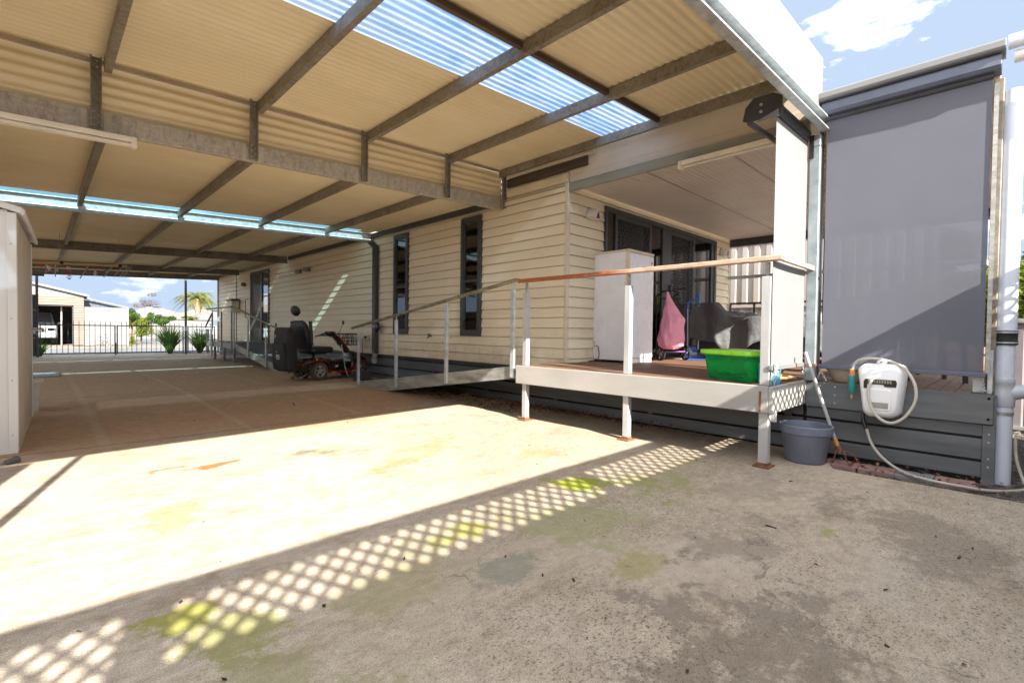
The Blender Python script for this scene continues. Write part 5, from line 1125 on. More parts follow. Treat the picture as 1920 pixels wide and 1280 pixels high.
for cx, cols in ((.05, ('red', 'teal', 'pink')), (.14, ('white', 'white')), (.235, ('red',)), (.42, ('white', 'pink', 'red', 'white', 'white')), (.80, ('pink', 'aqua', 'white')), (.70, ('red',)), (.98, ('teal',))):
    for j, cn in enumerate(cols):
        for k in range(4 if len(cols) > 1 else 2):
            a = random.uniform(-1.2, 1.2); z = 2.18-.04-.05*j; l = .033; x0 = cx+random.uniform(-.02, .03)+(.03*j if cx < .1 else 0)
            b = MB(); b.bar((x0-l*math.sin(a), 0, z+l*math.cos(a)*.8), (x0+l*math.sin(a), random.uniform(-.03, .03), z-l*math.cos(a)*.8), .010, .010, up=(0, 1, 0)); b.build('peg', 'peg_'+cn, ca)
# ================================================================ MOBILITY SCOOTER
M['scoot_black'] = plain('satin_black_body', (.02, .02, .024), .28, coat=.4); M['scoot_red'] = plain('metallic_red_trim', (.42, .012, .015), .25, coat=.6)
M['vinyl'] = mat('black_vinyl', (.022, .022, .024), .45, 0, .15, 14, .15, 40); M['tyre'] = mat('dusty_tyre', (.15, .115, .085), .9, 0, .3, 30, .5, 60)
M['silver'] = plain('silver_rim', (.62, .62, .62), .3, metal=.5); M['nylon'] = mat('black_nylon', (.035, .034, .042), .7, 0, .2, 8, .3, 25); M['reflector'] = plain('orange_reflector', (.9, .25, .02), .2)
sc = thing('mobility_scooter', 'black and red mobility scooter parked beside the house wall', 'mobility scooter', (3.78, 9.47, .06), R(12))
def wheel(x, y, r, w):
    b = MB(); n = 32; pr = [(r*.60, -w/2*.8), (r*.72, -w/2), (r*.93, -w/2*.92), (r*.99, -w/4), (r, 0), (r*.99, w/4), (r*.93, w/2*.92), (r*.72, w/2), (r*.60, w/2*.8)]
    b.lathe(pr, (x, y, r), n, 'y', cap=False)
    for k in range(26):
        a = 2*math.pi*k/26
        for s in (-1, 1):
            c = Vector((x+r*math.cos(a+.06*s), y+s*w*.27, r+r*math.sin(a+.06*s))); t = Vector((-math.sin(a), 0, math.cos(a)))
            b.bar(c-t*.010, c+t*.010, w*.34, .012, up=(math.cos(a), 0, math.sin(a)))
    wl = b.build('wheel', 'tyre', sc, smooth=True)
    b = MB(); b.lathe([(r*.54, -w*.44), (r*.62, -w*.46), (r*.62, w*.46), (r*.54, w*.44), (r*.54, -w*.44)], (x, y, r), 28, 'y', cap=False)
    for s in (-1,):
        for k in range(5):
            a = 2*math.pi*k/5+.3; c = Vector((x, y+s*w*.36, r)); d = Vector((math.cos(a), 0, math.sin(a)))
            b.bar(c+d*.012, c+d*r*.57, .032, .016, up=(0, 1, 0))
    b.lathe([(.03, -w*.45), (.028, w*.40)], (x, y, r), 14, 'y'); b.build('rim', 'silver', wl, smooth=True)
    b = MB(); b.lathe([(r*.55, -w*.1), (r*.55, w*.3)], (x, y, r), 20, 'y'); b.build('brake_drum', 'black', wl)
for yy in (-.25, .25): wheel(0, yy, .165, .10)
for yy in (-.22, .22): wheel(.94, yy, .15, .085)
for yy in (-.12, .12):
    b = MB(); b.lathe([(.035, -.012), (.035, .012)], (-.27, yy, .045), 14, 'y'); b.bar((-.27, yy, .05), (-.10, yy, .14), .02, .02); b.build('anti_tip_wheel', 'galv_dirty', sc)
def lw(zs):  # loft helper along z of rounded rects
    return zs
b = MB(); loft(b, [[(x+cx, y, z) for x, y, z in rr(l, w, r, zz, 5)] for l, w, r, zz, cx in ((.52, .40, .06, .16, .03), (.60, .46, .08, .24, .03), (.62, .50, .10, .33, .02), (.54, .46, .12, .385, .03), (.34, .30, .10, .405, .06))])
b.build('rear_shroud', 'scoot_black', sc, smooth=True)
b = MB(); b.tube(smooth_path([(-.30, -.235, .29), (-.18, -.285, .345), (0, -.30, .36), (.15, -.29, .32), (.21, -.28, .22), (.24, -.275, .135)]), .010, 8); b.tube(smooth_path([(-.30, .235, .29), (-.18, .285, .345), (0, .30, .36), (.15, .29, .32), (.21, .28, .22), (.24, .275, .135)]), .010, 8); b.tube([(-.30, .235, .29), (-.31, 0, .30), (-.30, -.235, .29)], .014, 8); b.build('fender_trim', 'scoot_red', sc, smooth=True)
b = MB(); b.grid(lambda u, v: ((.205)*math.cos(math.pi*(.05+.9*u))*-1*1.0, -.305+.10*v, .165+.195*math.sin(math.pi*(.05+.9*u))), 18, 1); b.grid(lambda u, v: ((.205)*math.cos(math.pi*(.05+.9*u))*-1*1.0, .205+.10*v, .165+.195*math.sin(math.pi*(.05+.9*u))), 18, 1); b.build('fender', 'scoot_black', sc, smooth=True, solid=.006)
b = MB(); b.box(.22, .78, -.26, .26, .13, .165); b.build('floor_pan', 'scoot_black', sc, bevel=.012, seg=2)
b = MB(); b.box(.21, .80, -.285, -.262, .105, .14); b.box(.21, .80, .262, .285, .105, .14); b.build('side_rail', 'scoot_red', sc, bevel=.006)
b = MB(); b.box(.27, .74, -.20, .20, .166, .172); b.build('floor_mat', 'blackrubber', sc)
b = MB(); b.box(.24, .34, -.30, -.286, .115, .145); b.build('reflector', 'reflector', sc, bevel=.003); b = MB(); b.box(.70, .78, -.30, -.286, .12, .15); b.build('reflector', 'reflector', sc, bevel=.003)
b = MB(); b.box(.36, .44, -.292, -.287, .20, .26); 
b = MB(); b.box(.22, .60, -.235, .235, .17, .36); b.xf(Matrix.Identity(4)); b.build('battery_cover', 'scoot_black', sc, bevel=.04, seg=3)
b = MB(); b.box(.36, .42, -.2385, -.236, .22, .27); st = b.build('sticker', 'white_enamel', sc); b = MB(); b.box(.36, .42, -.2395, -.2388, .25, .27); b.build('sticker_band', 'scoot_red', st)
b = MB(); b.tube([(-.03, -.24, .36), (-.03, -.24, .40)], .014, 8); b.build('freewheel_lever', plain('yellow_plastic', (.75, .65, .05)), sc)
# front
b = MB(); loft(b, [[(x+cx, y, z) for x, y, z in rr(l, w, .05, zz, 5)] for l, w, zz, cx in ((.40, .42, .14, .95), (.42, .46, .24, .94), (.34, .42, .34, .93), (.20, .26, .44, .87), (.12, .14, .50, .84))]); b.build('front_shroud', 'scoot_black', sc, smooth=True)
b = MB()
for s in (-1, 1): b.tube(smooth_path([(.76, s*.27, .13), (.80, s*.28, .24), (.93, s*.285, .33), (1.08, s*.26, .27), (1.13, s*.24, .17)]), .011, 8); b.tube([(.76, s*.20, .17), (.78, s*.13, .30), (.84, s*.08, .44)], [.035, .03, .02], 8)
b.build('fender_trim', 'scoot_red', sc, smooth=True)
b = MB(); b.bar((.86, 0, .42), (.50, 0, .80), .10, .075); b.build('tiller', 'scoot_black', sc, bevel=.02, seg=2)
b = MB()
for s in (-1, 1): b.bar((.885, s*.052, .43), (.55, s*.052, .79), .012, .03)
b.build('tiller_trim', 'scoot_red', sc)
b = MB(); b.ball((.42, 0, .83), .13, .10, .045, rot=Matrix.Rotation(R(12), 3, 'Y')); b.tube([(.36, -.27, .80), (.42, -.15, .84), (.44, 0, .84), (.42, .15, .84), (.36, .27, .80)], .018, 8); b.tube([(.36, -.27, .80), (.28, -.27, .78), (.27, -.12, .80), (.30, 0, .80), (.27, .12, .80), (.28, .27, .78), (.36, .27, .80)], .012, 8); b.build('handlebar', 'scoot_black', sc, smooth=True)
b = MB(); b.ball((.42, -.05, .865), .07, .055, .02); b.build('console', 'scoot_red', sc, smooth=True)
b = MB(); b.tube(smooth_path([(.44, -.20, .84), (.47, -.23, .90), (.49, -.24, .97), (.51, -.25, 1.02)]), .005, 6); b.ball((.515, -.25, 1.05), .012, .03, .045); b.build('mirror', 'black', sc, smooth=True)
bk = MB()
for z in (.62, .69, .76, .83):
    w = .15+.03*(z-.62)/.2; bk.tube([(.68+.02*(z-.6), -w, z), (.92+.06*(z-.6), -w, z), (.92+.06*(z-.6), w, z), (.68+.02*(z-.6), w, z)], .007 if z < .8 else .012, 6, closed=True)
for k in range(9):
    y = -.15+.0375*k; bk.tube([(.68, y, .62), (.685, y*1.15, .83)], .005, 5); bk.tube([(.92, y, .62), (.935, y*1.15, .83)], .005, 5)
for k in range(6):
    x = .70+.04*k; bk.tube([(x, -.15, .62), (x, -.18, .83)], .005, 5); bk.tube([(x, .15, .62), (x, .18, .83)], .005, 5); bk.tube([(x, -.15, .62), (x, .15, .62)], .005, 5)
bk.build('basket', 'black', sc)
# seat
b = MB(); b.lathe([(.03, .40), (.03, .48)], (.05, 0, 0), 12); b.bar((-.12, 0, .475), (.22, 0, .475), .30, .02); b.build('seat_post', 'black', sc)
b = MB(); loft(b, [[(x+.10, y, z) for x, y, z in rr(l, w, .07, zz, 5)] for l, w, zz in ((.42, .44, .49), (.47, .49, .51), (.48, .50, .55), (.45, .47, .59), (.36, .38, .605))]); b.build('seat', 'vinyl', sc, smooth=True)
sb = Matrix.Translation((-.13, 0, .56)) @ Matrix.Rotation(R(-14), 4, 'Y')
b = MB(); loft(b, [rr(.06, .36, .028, 0, 5), rr(.10, .46, .045, .05, 5), rr(.11, .50, .05, .22, 5), rr(.10, .47, .045, .42, 5), rr(.07, .36, .03, .50, 5), rr(.04, .26, .018, .52, 5)]); b.xf(sb); b.build('backrest', 'vinyl', sc, smooth=True)
b = MB(); loft(b, [rr(.03, .24, .014, .06, 5), rr(.05, .34, .024, .10, 5), rr(.05, .36, .024, .40, 5), rr(.03, .24, .014, .45, 5)]); b.xf(sb @ Matrix.Translation((.055, 0, 0))); b.build('lumbar_pad', 'vinyl', sc, smooth=True)
b = MB(); b.tube([tuple(sb @ Vector((0, s, .50))) for s in (-.05,)]+[tuple(sb @ Vector((0, -.05, .64)))], .006, 6); b.build('headrest_stem', 'silver', sc)
b = MB(); b.tube([tuple(sb @ Vector((0, .05, .50))), tuple(sb @ Vector((0, .05, .64)))], .006, 6); b.build('headrest_stem', 'silver', sc)
b = MB(); b.ball((0, 0, .70), .05, .13, .095, 18, 12); b.xf(sb); b.build('headrest', 'vinyl', sc, smooth=True)
for s in (-1, 1):
    b = MB(); b.tube(smooth_path([tuple(sb @ Vector((-.01, s*.27, .10))), tuple(sb @ Vector((.03, s*.28, .30))), tuple(sb @ Vector((.06, s*.28, .50)))]), [.03]*13 if False else .028, 8); b.build('armrest', 'vinyl', sc, smooth=True)
    b = MB(); b.lathe([(.025, -.02), (.025, .02)], tuple(sb @ Vector((0, s*.265, .10))), 12, 'y'); b.build('hinge', 'black', sc)
bg_ = thing('scooter_bag', 'black nylon bag with white lettering hung behind the scooter seat', 'bag', (3.78, 9.47, .06), R(12))
sg = Matrix.Translation((-.36, .02, .17)) @ Matrix.Rotation(R(-5), 4, 'Y')
b = MB(); loft(b, [rr(.15, .36, .03, .02, 4), rr(.20, .42, .04, .05, 4), rr(.20, .42, .04, .50, 4), rr(.16, .40, .04, .72, 4), rr(.08, .36, .03, .78, 4)]); b.xf(sg @ Matrix.Translation((-.08, 0, 0))); b.build('body', 'nylon', bg_, smooth=True)
b = MB(); loft(b, [rr(.05, .34, .02, .06, 4), rr(.08, .36, .03, .09, 4), rr(.07, .36, .03, .44, 4), rr(.03, .34, .01, .52, 4)]); b.xf(sg @ Matrix.Translation((-.20, 0, 0))); b.build('pocket', 'nylon', bg_, smooth=True)
M['print_white'] = plain('white_print', (.8, .8, .8), .5)
mw = sg @ Matrix.Translation((-.188, 0, 0))
ROT = Matrix(((0, 0, -1, 0), (-1, 0, 0, 0), (0, 1, 0, 0), (0, 0, 0, 1)))
def bagtext(s, size, y, z): letters(s, size, 'print_white', bg_, sg @ Matrix.Translation((-.243 if z < .5 else -.1885, y, z)) @ ROT)
bagtext('P', .09, .10, .60); bagtext('L', .06, .0, .36)
b = MB()
for k, (w, z) in enumerate(((.10, .31), (.12, .285), (.10, .25))): b.box(-.2425, -.241, -.02-w/2, -.02+w/2, z, z+.012)
b.xf(sg); b.build('lettering', 'print_white', bg_)
b = MB(); b.tube(smooth_path([(.62, -.08, .62), (.58, -.12, .60), (.56, -.20, .45), (.52, -.32, .18), (.58, -.36, .02), (.72, -.38, .008), (.86, -.36, .01), (.95, -.40, .05)]), .009, 8)
o = b.build('charging_lead', plain('pale_grey_cable', (.5, .5, .52), .4), smooth=True); o.location = sc.location; o.rotation_euler = sc.rotation_euler; tag(o, 'pale grey charging lead drooping from the scooter tiller to the slab', 'cable')

bg_.scale = (1.06, 1.06, 1.06); o.scale = (1.06, 1.06, 1.06)
sc.scale = (1.06, 1.06, 1.06)
# ================================================================ GATE, FENCES, STREET
def picket(name, label, cat, x0, x1, y, mid=None, zt=1.04, zb=.10, zp=1.18, sp=.133, z0=0.02, grp=None):
    t = thing(name, label, cat, (x0, y, z0), 0, grp); w = x1-x0
    b = MB(); b.box(0, w, -.015, .015, zt-.02, zt+.015); b.box(0, w, -.015, .015, zb-.015, zb+.02); b.box(0, .035, -.016, .016, zb-.04, zt+.015); b.box(w-.035, w, -.016, .016, zb-.04, zt+.015); b.build('frame', 'charcoal', t)
    n = int(w/sp)
    for k in range(1, n):
        x = w*k/n; b = MB(); b.box(x-.008, x+.008, -.008, .008, zb, zp); b.build('picket', 'charcoal', t)
    return t
g1 = picket('driveway_gate', 'left leaf of the dark picket driveway gate at the end of the carport', 'gate', .03, 1.92, 21.6, grp='dark picket gate leaves')
g2 = picket('driveway_gate', 'right leaf of the dark picket driveway gate at the end of the carport', 'gate', 1.945, 3.90, 21.6, grp='dark picket gate leaves')
b = MB(); b.box(-.03, -.01, -.03, .02, -.02, .45); b.box(-.08, .06, -.06, .06, -.025, -.01); b.build('drop_bolt', 'charcoal', g2)
picket('picket_fence', 'short run of dark picket fence between the carport post and the house corner', 'fence', 4.02, 4.93, 21.6)
b = MB(); b.box(4.66, 4.76, 21.7, 21.8, 0, .98); tag(b.build('bollard', 'galv_bright', bevel=.01), 'square grey post standing among the strappy plants by the fence', 'post')
b = MB(); b.box(4.40, 4.46, 19.85, 19.91, .02, .98); tag(b.build('short_post', 'white_steel', bevel=.006), 'short pale post beside the far end of the landing', 'post')
b = MB(); b.bar((4.55, 21.4, 1.02), (4.80, 21.4, 1.62), .05, .04, up=(0, 1, 0)); tag(b.build('brace', 'charcoal'), 'dark slanting brace near the end corner of the house', 'brace')
b = MB(); b.box(4.88, 4.93, 21.03, 21.08, .1, 2.9); b.tube([(4.7, 21.05, 1.65), (4.9, 21.05, 1.67)], .02, 8); tag(b.build('corner_downpipe', 'galv_bright'), 'thin pale downpipe on the far corner of the house', 'downpipe')
df = thing('dark_fence_panel', 'dark steel fence panel behind the shed at the left of the gate', 'fence', (-1.6, 21.5, 0))
b = MB(); n = 40
b.grid(lambda u, v: (1.55*u, .012*(1 if math.sin(u*60) > 0 else -1), .04+1.95*v), 80, 1); b.build('sheet', 'charcoal', df)
b = MB()
for z in (.04, .62, 1.5, 1.97): b.box(0, 1.56, -.03, -.005, z, z+.04)
b.build('rail', 'galv_dirty', df)
b = MB(); b.box(-.30, .15, -.12, 0, 2.58, 2.66); o = b.build('bracket_arm', 'charcoal'); o.location = (0, 21.3, 0); tag(o, 'dark bracket at the top of the left gate post', 'bracket')

def leafcloud(b, c, rad, n, s, seed, flat=.0, hollow=.35):
    random.seed(seed); c = Vector(c)
    lobes = [(Vector((random.gauss(0, .42), random.gauss(0, .42), random.gauss(0, .42))), random.uniform(.30, .55)) for _ in range(9)]
    for i in range(n):
        L0, lr = random.choice(lobes); d = Vector((random.gauss(0, 1), random.gauss(0, 1), random.gauss(0, 1))).normalized(); p = L0+d*lr*random.random()**hollow
        p = Vector((p.x*rad[0], p.y*rad[1], p.z*rad[2]))+c
        u = Vector((random.gauss(0, 1), random.gauss(0, 1), random.gauss(0, .7))).normalized(); v = u.cross(Vector((random.gauss(0, 1), random.gauss(0, 1), random.gauss(0, 1)))).normalized(); l = s*random.uniform(.6, 1.4)
        b.add([p-u*l, p+v*l*.5, p+u*l, p-v*l*.5], [(0, 1, 2, 3)])
def leafmat(name, a, b2, tl=.35):
    t = NT(name); t.t.nodes.remove(t.p); inf = t.n('ObjectInfo'); c = t.mix(t.mr(t.noise(3, 5, .7), .35, .65), a, b2)
    d = t.n('BsdfDiffuse'); r = t.n('BsdfTranslucent'); t.l(c, d.inputs[0]); t.l(c, r.inputs[0]); m = t.n('MixShader'); m.inputs[0].default_value = tl; t.l(d.outputs[0], m.inputs[1]); t.l(r.outputs[0], m.inputs[2]); t.l(m.outputs[0], t.out.inputs[0]); return t.m
M['leaf_mid'] = leafmat('mid_green_leaves', (.035, .08, .02), (.10, .17, .035)); M['leaf_yel'] = leafmat('yellow_green_leaves', (.08, .13, .02), (.24, .27, .04)); M['leaf_dark'] = leafmat('strappy_green_leaves', (.05, .13, .02), (.16, .30, .05)); M['bark'] = mat('grey_brown_bark', (.18, .13, .09), .9, 0, .3, 8, .5); M['leaf_red'] = leafmat('reddish_leaves', (.10, .075, .07), (.20, .15, .13))
def bush(name, label, cat, x, y, z, rad, n, s, m, seed, trunk=True, zt=None):
    t = thing(name, label, cat, (x, y, 0)); b = MB(); leafcloud(b, (0, 0, z), rad, n, s, seed); b.build('crown', m, t, weld=False)
    if trunk:
        b = MB(); b.tube([(0, 0, -.1), (.03, .02, z*.5), (-.02, 0, z)], [.06, .045, .02], 7)
        for k in range(5):
            a = k*1.3; b.tube([(0, 0, z*.5), (rad[0]*.5*math.cos(a), rad[1]*.5*math.sin(a), z+rad[2]*.3)], [.025, .008], 5)
        b.build('trunk', 'bark', t, smooth=True)
    return t
bush('garden_tree', 'rounded mid green tree beside the end of the tall white fence', 'tree', 4.6, 42, 1.65, (.55, .55, .65), 2600, .06, 'leaf_mid', 3)
bush('shrub', 'bright yellow green shrub standing in front of the rounded tree', 'shrub', 4.55, 37.5, .95, (.50, .5, .62), 2600, .05, 'leaf_yel', 4)
bush('shrub', 'low green shrub between the yellow shrub and the small umbrella tree', 'shrub', 5.75, 42.5, 1.45, (.45, .4, .35), 1300, .06, 'leaf_mid', 5)
bush('garden_tree', 'small tree with rounded crown on a thin trunk right of the shrubs', 'tree', 6.45, 42.5, 1.55, (.62, .5, .38), 2200, .06, 'leaf_mid', 6)
bush('shrub', 'tiny yellow green plant growing at the road edge behind the gate', 'shrub', 3.45, 31.4, .32, (.13, .13, .34), 500, .04, 'leaf_yel', 7, False)
bush('garden_tree', 'bare reddish tree rising behind the far grey roof on the left', 'tree', 13.0, 105, 5.0, (2.6, 1.5, 1.0), 1000, .10, 'leaf_red', 8)
bush('shrub', 'yellow shrub in front of the far pale roof', 'shrub', 10.6, 56, 1.9, (.7, .5, .28), 700, .07, 'leaf_yel', 9)
bush('garden_tree', 'bright yellow green tree behind the standpipe at the right edge', 'tree', 14.0, -.1, 1.95, (2.0, 2.0, 1.25), 15000, .07, 'leaf_yel', 10)
def strappy(name, label, x, y, h, n, seed, r=.5):
    random.seed(seed); b = MB()
    for i in range(n):
        a = random.uniform(0, 6.28); l = h*random.uniform(.75, 1.2); sp = random.uniform(.1, .85); w = .022; ca, sa = math.cos(a), math.sin(a); pr = None; pts = []
        for k in range(6):
            t = k/5; rr_ = .05+l*sp*t*(.4+.6*t); z = l*(t-.42*sp*t*t*t); pts.append((Vector((rr_*ca, rr_*sa, z)), w*(1-t*.9)))
        vs = []; 
        for p, ww in pts: vs += [p+Vector((-sa, ca, 0))*ww, p-Vector((-sa, ca, 0))*ww]
        b.add(vs, [(2*k, 2*k+1, 2*k+3, 2*k+2) for k in range(5)])
    o = b.build(name, 'leaf_dark', weld=False); o.location = (x, y, -.02); return tag(o, label, 'plant')
strappy('strap_leaf_plant', 'large clump of strappy green leaves just left of the carport end post', 3.66, 22.75, 1.15, 330, 1)
strappy('strap_leaf_plant', 'clump of strappy green leaves between the end post and the house corner', 4.62, 22.6, 1.0, 260, 2)
strappy('strap_leaf_plant', 'small clump of green blades at the foot of the left gate post', .02, 22.5, .62, 90, 3)
# palm
pm = thing('palm_tree', 'tall date palm with arching fronds beyond the far roofs', 'palm tree', (12.5, 62, 0))
b = MB(); b.tube([(0, 0, -.1), (0, 0, 1.6), (0, 0, 2.6), (0, 0, 3.5), (0, 0, 3.9), (0, 0, 4.1)], [.22, .22, .24, .50, .42, .2], 14); b.build('trunk', mat('palm_trunk', (.36, .26, .18), .9, 0, .3, 12, .8, 10), pm, smooth=True)
b = MB(); random.seed(11)
for i in range(60):
    a = random.uniform(0, 6.28); el = random.uniform(-.3, 1.45); L_ = random.uniform(1.9, 3.1); ca, sa = math.cos(a), math.sin(a); pts = []
    for k in range(11):
        t = k/10; r_ = L_*t*math.cos(el*(1-t*.5)); z = 4.0+L_*t*math.sin(el)*(1-.45*t)-1.35*t*t*t*L_*.45; pts.append(Vector((r_*ca, r_*sa, z)))
    for k in range(10):
        p, q = pts[k], pts[k+1]; d = (q-p).normalized(); s = d.cross(Vector((0, 0, 1))).normalized()
        for j in range(4):
            c = p.lerp(q, j/4); ll = .46*math.sin(math.pi*(.12+.86*(k+j/4)/10))
            for sg_ in (1, -1):
                tip = c+s*sg_*ll*.75+d*ll*.55+Vector((0, 0, -ll*random.uniform(.15, .5))); b.add([c, c+d*.05, tip], [(0, 1, 2)])
b.build('fronds', leafmat('palm_fronds', (.08, .12, .03), (.27, .26, .07)), pm, weld=False)
# neighbour's garage
gr = thing('neighbour_garage', 'beige neighbouring garage with open door and gabled roof beyond the gate', 'garage', (0, 33, 0))
M['beige'] = mat('beige_ribbed_wall', (.155, .115, .09), .6, 0, .04, 1, .02); M['offwhite'] = mat('off_white_sheet', (.19, .19, .188), .55, 0, .03, 1, .02)
def hribs(b, x0, x1, z0, z1, y, p=.125):
    z = z0
    while z < z1-.01:
        zt = min(z+p, z1); b.add([(x0, y-.018, z+.012), (x1, y-.018, z+.012), (x1, y, zt), (x0, y, zt), (x0, y, z), (x1, y, z)], [(0, 1, 2, 3), (4, 5, 1, 0)]); z += p
b = MB(); hribs(b, -4.2, 1.68, 2.05, 2.52, 0); hribs(b, 1.29, 1.68, .05, 2.05, 0); hribs(b, -4.2, -3.2, .05, 2.05, 0); b.build('front_wall', 'beige', gr)
b = MB(); b.box(1.64, 1.68, .02, 6, .0, 2.5); b.box(-4.2, -4.16, .02, 6, 0, 2.5); b.box(-4.2, 1.68, 6, 6.04, 0, 2.5); b.build('side_wall', 'beige', gr)
b = MB(); b.add([(-4.2, 0, 2.52), (1.68, 0, 2.52), (-1.3, 0, 3.30)], [(0, 1, 2)]); b.build('gable', 'offwhite', gr, solid=.02)
b = MB(); b.add([(-1.3, -.15, 3.36), (1.85, -.15, 2.53), (1.85, 6.2, 2.53), (-1.3, 6.2, 3.36), (-4.4, -.15, 2.53), (-4.4, 6.2, 2.53)], [(0, 1, 2, 3), (0, 3, 5, 4)]); b.build('roof', 'offwhite', gr, solid=.04)
b = MB(); b.bar((-1.3, -.17, 3.36), (1.88, -.17, 2.55), .03, .10); b.build('barge_board', 'offwhite', gr)
b = MB(); b.box(-3.15, -3.1, .04, .08, .0, 2.05); b.box(1.24, 1.29, .04, .08, 0, 2.05); b.box(-3.15, 1.29, .04, .08, 2.0, 2.06); b.build('door_frame', 'charcoal', gr)
b = MB(); b.box(-4.1, 1.6, .2, 5.9, .0, .03); b.build('floor', 'concrete_plain', gr)
b = MB(); b.box(-4.14, -4.1, .2, 5.95, .05, 2.48); b.box(1.58, 1.62, .2, 5.95, .05, 2.48); b.box(-4.1, 1.6, 5.9, 5.95, .05, 2.48); b.box(-4.1, 1.6, .1, 5.9, 2.44, 2.48); b.build('lining', mat('dark_garage_lining', (.16, .15, .15), .5), gr)
b = MB(); b.bar((.85, .5, .05), (.85, .5, 2.0), .06, .06, up=(0, 1, 0)); b.build('inner_post', 'galv', gr)
# lean-to roof right of the garage
ln = thing('lean_to', 'dark lean-to with sloping white roof edge behind the tall white fence', 'shed', (1.7, 34.5, 0))
b = MB(); b.add([(.04, 0, .1), (1.6, 0, .1), (1.6, 0, 2.07), (.04, 0, 2.42)], [(0, 1, 2, 3)]); b.build('wall', 'charcoal_blue', ln, solid=.03)
b = MB(); b.bar((.04, -.1, 2.5), (1.9, -.1, 2.07), .35, .06); b.build('roof_edge', 'offwhite', ln)
for k, x in enumerate((.25, .5, .72)):
    b = MB(); b.bar((x, .4, 2.46-.2*x), (x+.16, .4, 2.50-.2*x), .5, .03); b.build('solar_panel', 'charcoal_blue', ln)
# tall white fence
wf = thing('white_fence', 'tall white steel fence beside the neighbouring garage', 'fence', (1.70, 33, 0))
b = MB()
for k in range(9):
    x = k*.19; b.box(x, x+.15, -.012, .012, .08, 1.95); b.box(x+.15, x+.19, .0, .02, .08, 1.95)
b.build('sheet', 'offwhite', wf)
b = MB(); b.box(0, 1.72, -.025, .03, 1.95, 2.0); b.box(0, 1.72, -.02, .03, .04, .09); b.build('rail', 'offwhite', wf)
b = MB(); b.box(1.70, 1.78, -.04, .04, 0, 2.02); b.build('end_post', 'offwhite', wf)
# long low fences and far roofs
ff = thing('far_fence', 'long pale fence across the side street beyond the gate', 'fence', (5.9, 52, 0))
b = MB()
for k in range(52):
    x = k*.24; b.box(x, x+.2, -.01, .01, 0, 1.55); b.box(x+.2, x+.24, .0, .02, 0, 1.52)
b.build('sheet', 'offwhite', ff)
b = MB(); b.box(0, 12.6, -.03, .03, 1.55, 1.6); b.build('rail', 'offwhite', ff)
M['roofgrey'] = mat('weathered_grey_roof', (.17, .165, .18), .7, 0, .1, 1.5, .2); M['roofpink'] = mat('pale_tiled_roof', (.24, .185, .16), .8, 0, .12, 3, .4); M['brickpale'] = mat('pale_brick', (.27, .19, .14), .85, 0, .12, 6, .3)
def farhouse(name, label, x, y, w, d, hw, hr, roofm, wallm, rz=0.):
    t = thing(name, label, 'house', (x, y, 0), rz)
    b = MB(); b.box(-w/2, w/2, 0, d, 0, hw); b.build('wall', wallm, t)
    b = MB(); o = .5; b.add([(-w/2-o, -o, hw), (w/2+o, -o, hw), (w/2+o, d+o, hw), (-w/2-o, d+o, hw), (-w/2+d*.45, d/2, hr), (w/2-d*.45, d/2, hr)], [(0, 1, 5, 4), (1, 2, 5), (2, 3, 4, 5), (3, 0, 4)]); b.build('roof', roofm, t, solid=.06)
    for k in (-.25, .22):
        b = MB(); b.box(w*k-.7, w*k+.7, -.03, .02, .9, min(hw-.2, 2.1)); f = b.build('window', 'offwhite', t)
        b = MB(); b.box(w*k-.62, w*k+.62, -.04, -.03, .98, min(hw-.28, 2.02)); b.build('pane', 'pane_dark', f)
    return t
farhouse('far_house', 'far house with broad weathered grey roof left of the palm', 12.2, 84, 9.5, 9, 2.2, 3.9, 'roofgrey', 'brickpale')
farhouse('far_house', 'far house with pale tiled roof in front of the palm trunk', 14.6, 70, 7.5, 7, 1.9, 3.3, 'roofpink', 'brickpale', R(-8))
farhouse('far_house', 'small house with blue grey roof and pale brick wall behind the long fence', 12.9, 57, 3.6, 4, 1.75, 2.6, 'roofgrey', 'brickpale', R(6))
b = MB(); b.box(12.1, 13.3, 88, 88.6, 3.95, 4.15); tag(b.build('roof_vent', 'charcoal_blue'), 'dark box on the ridge of the far grey roof', 'roof vent')
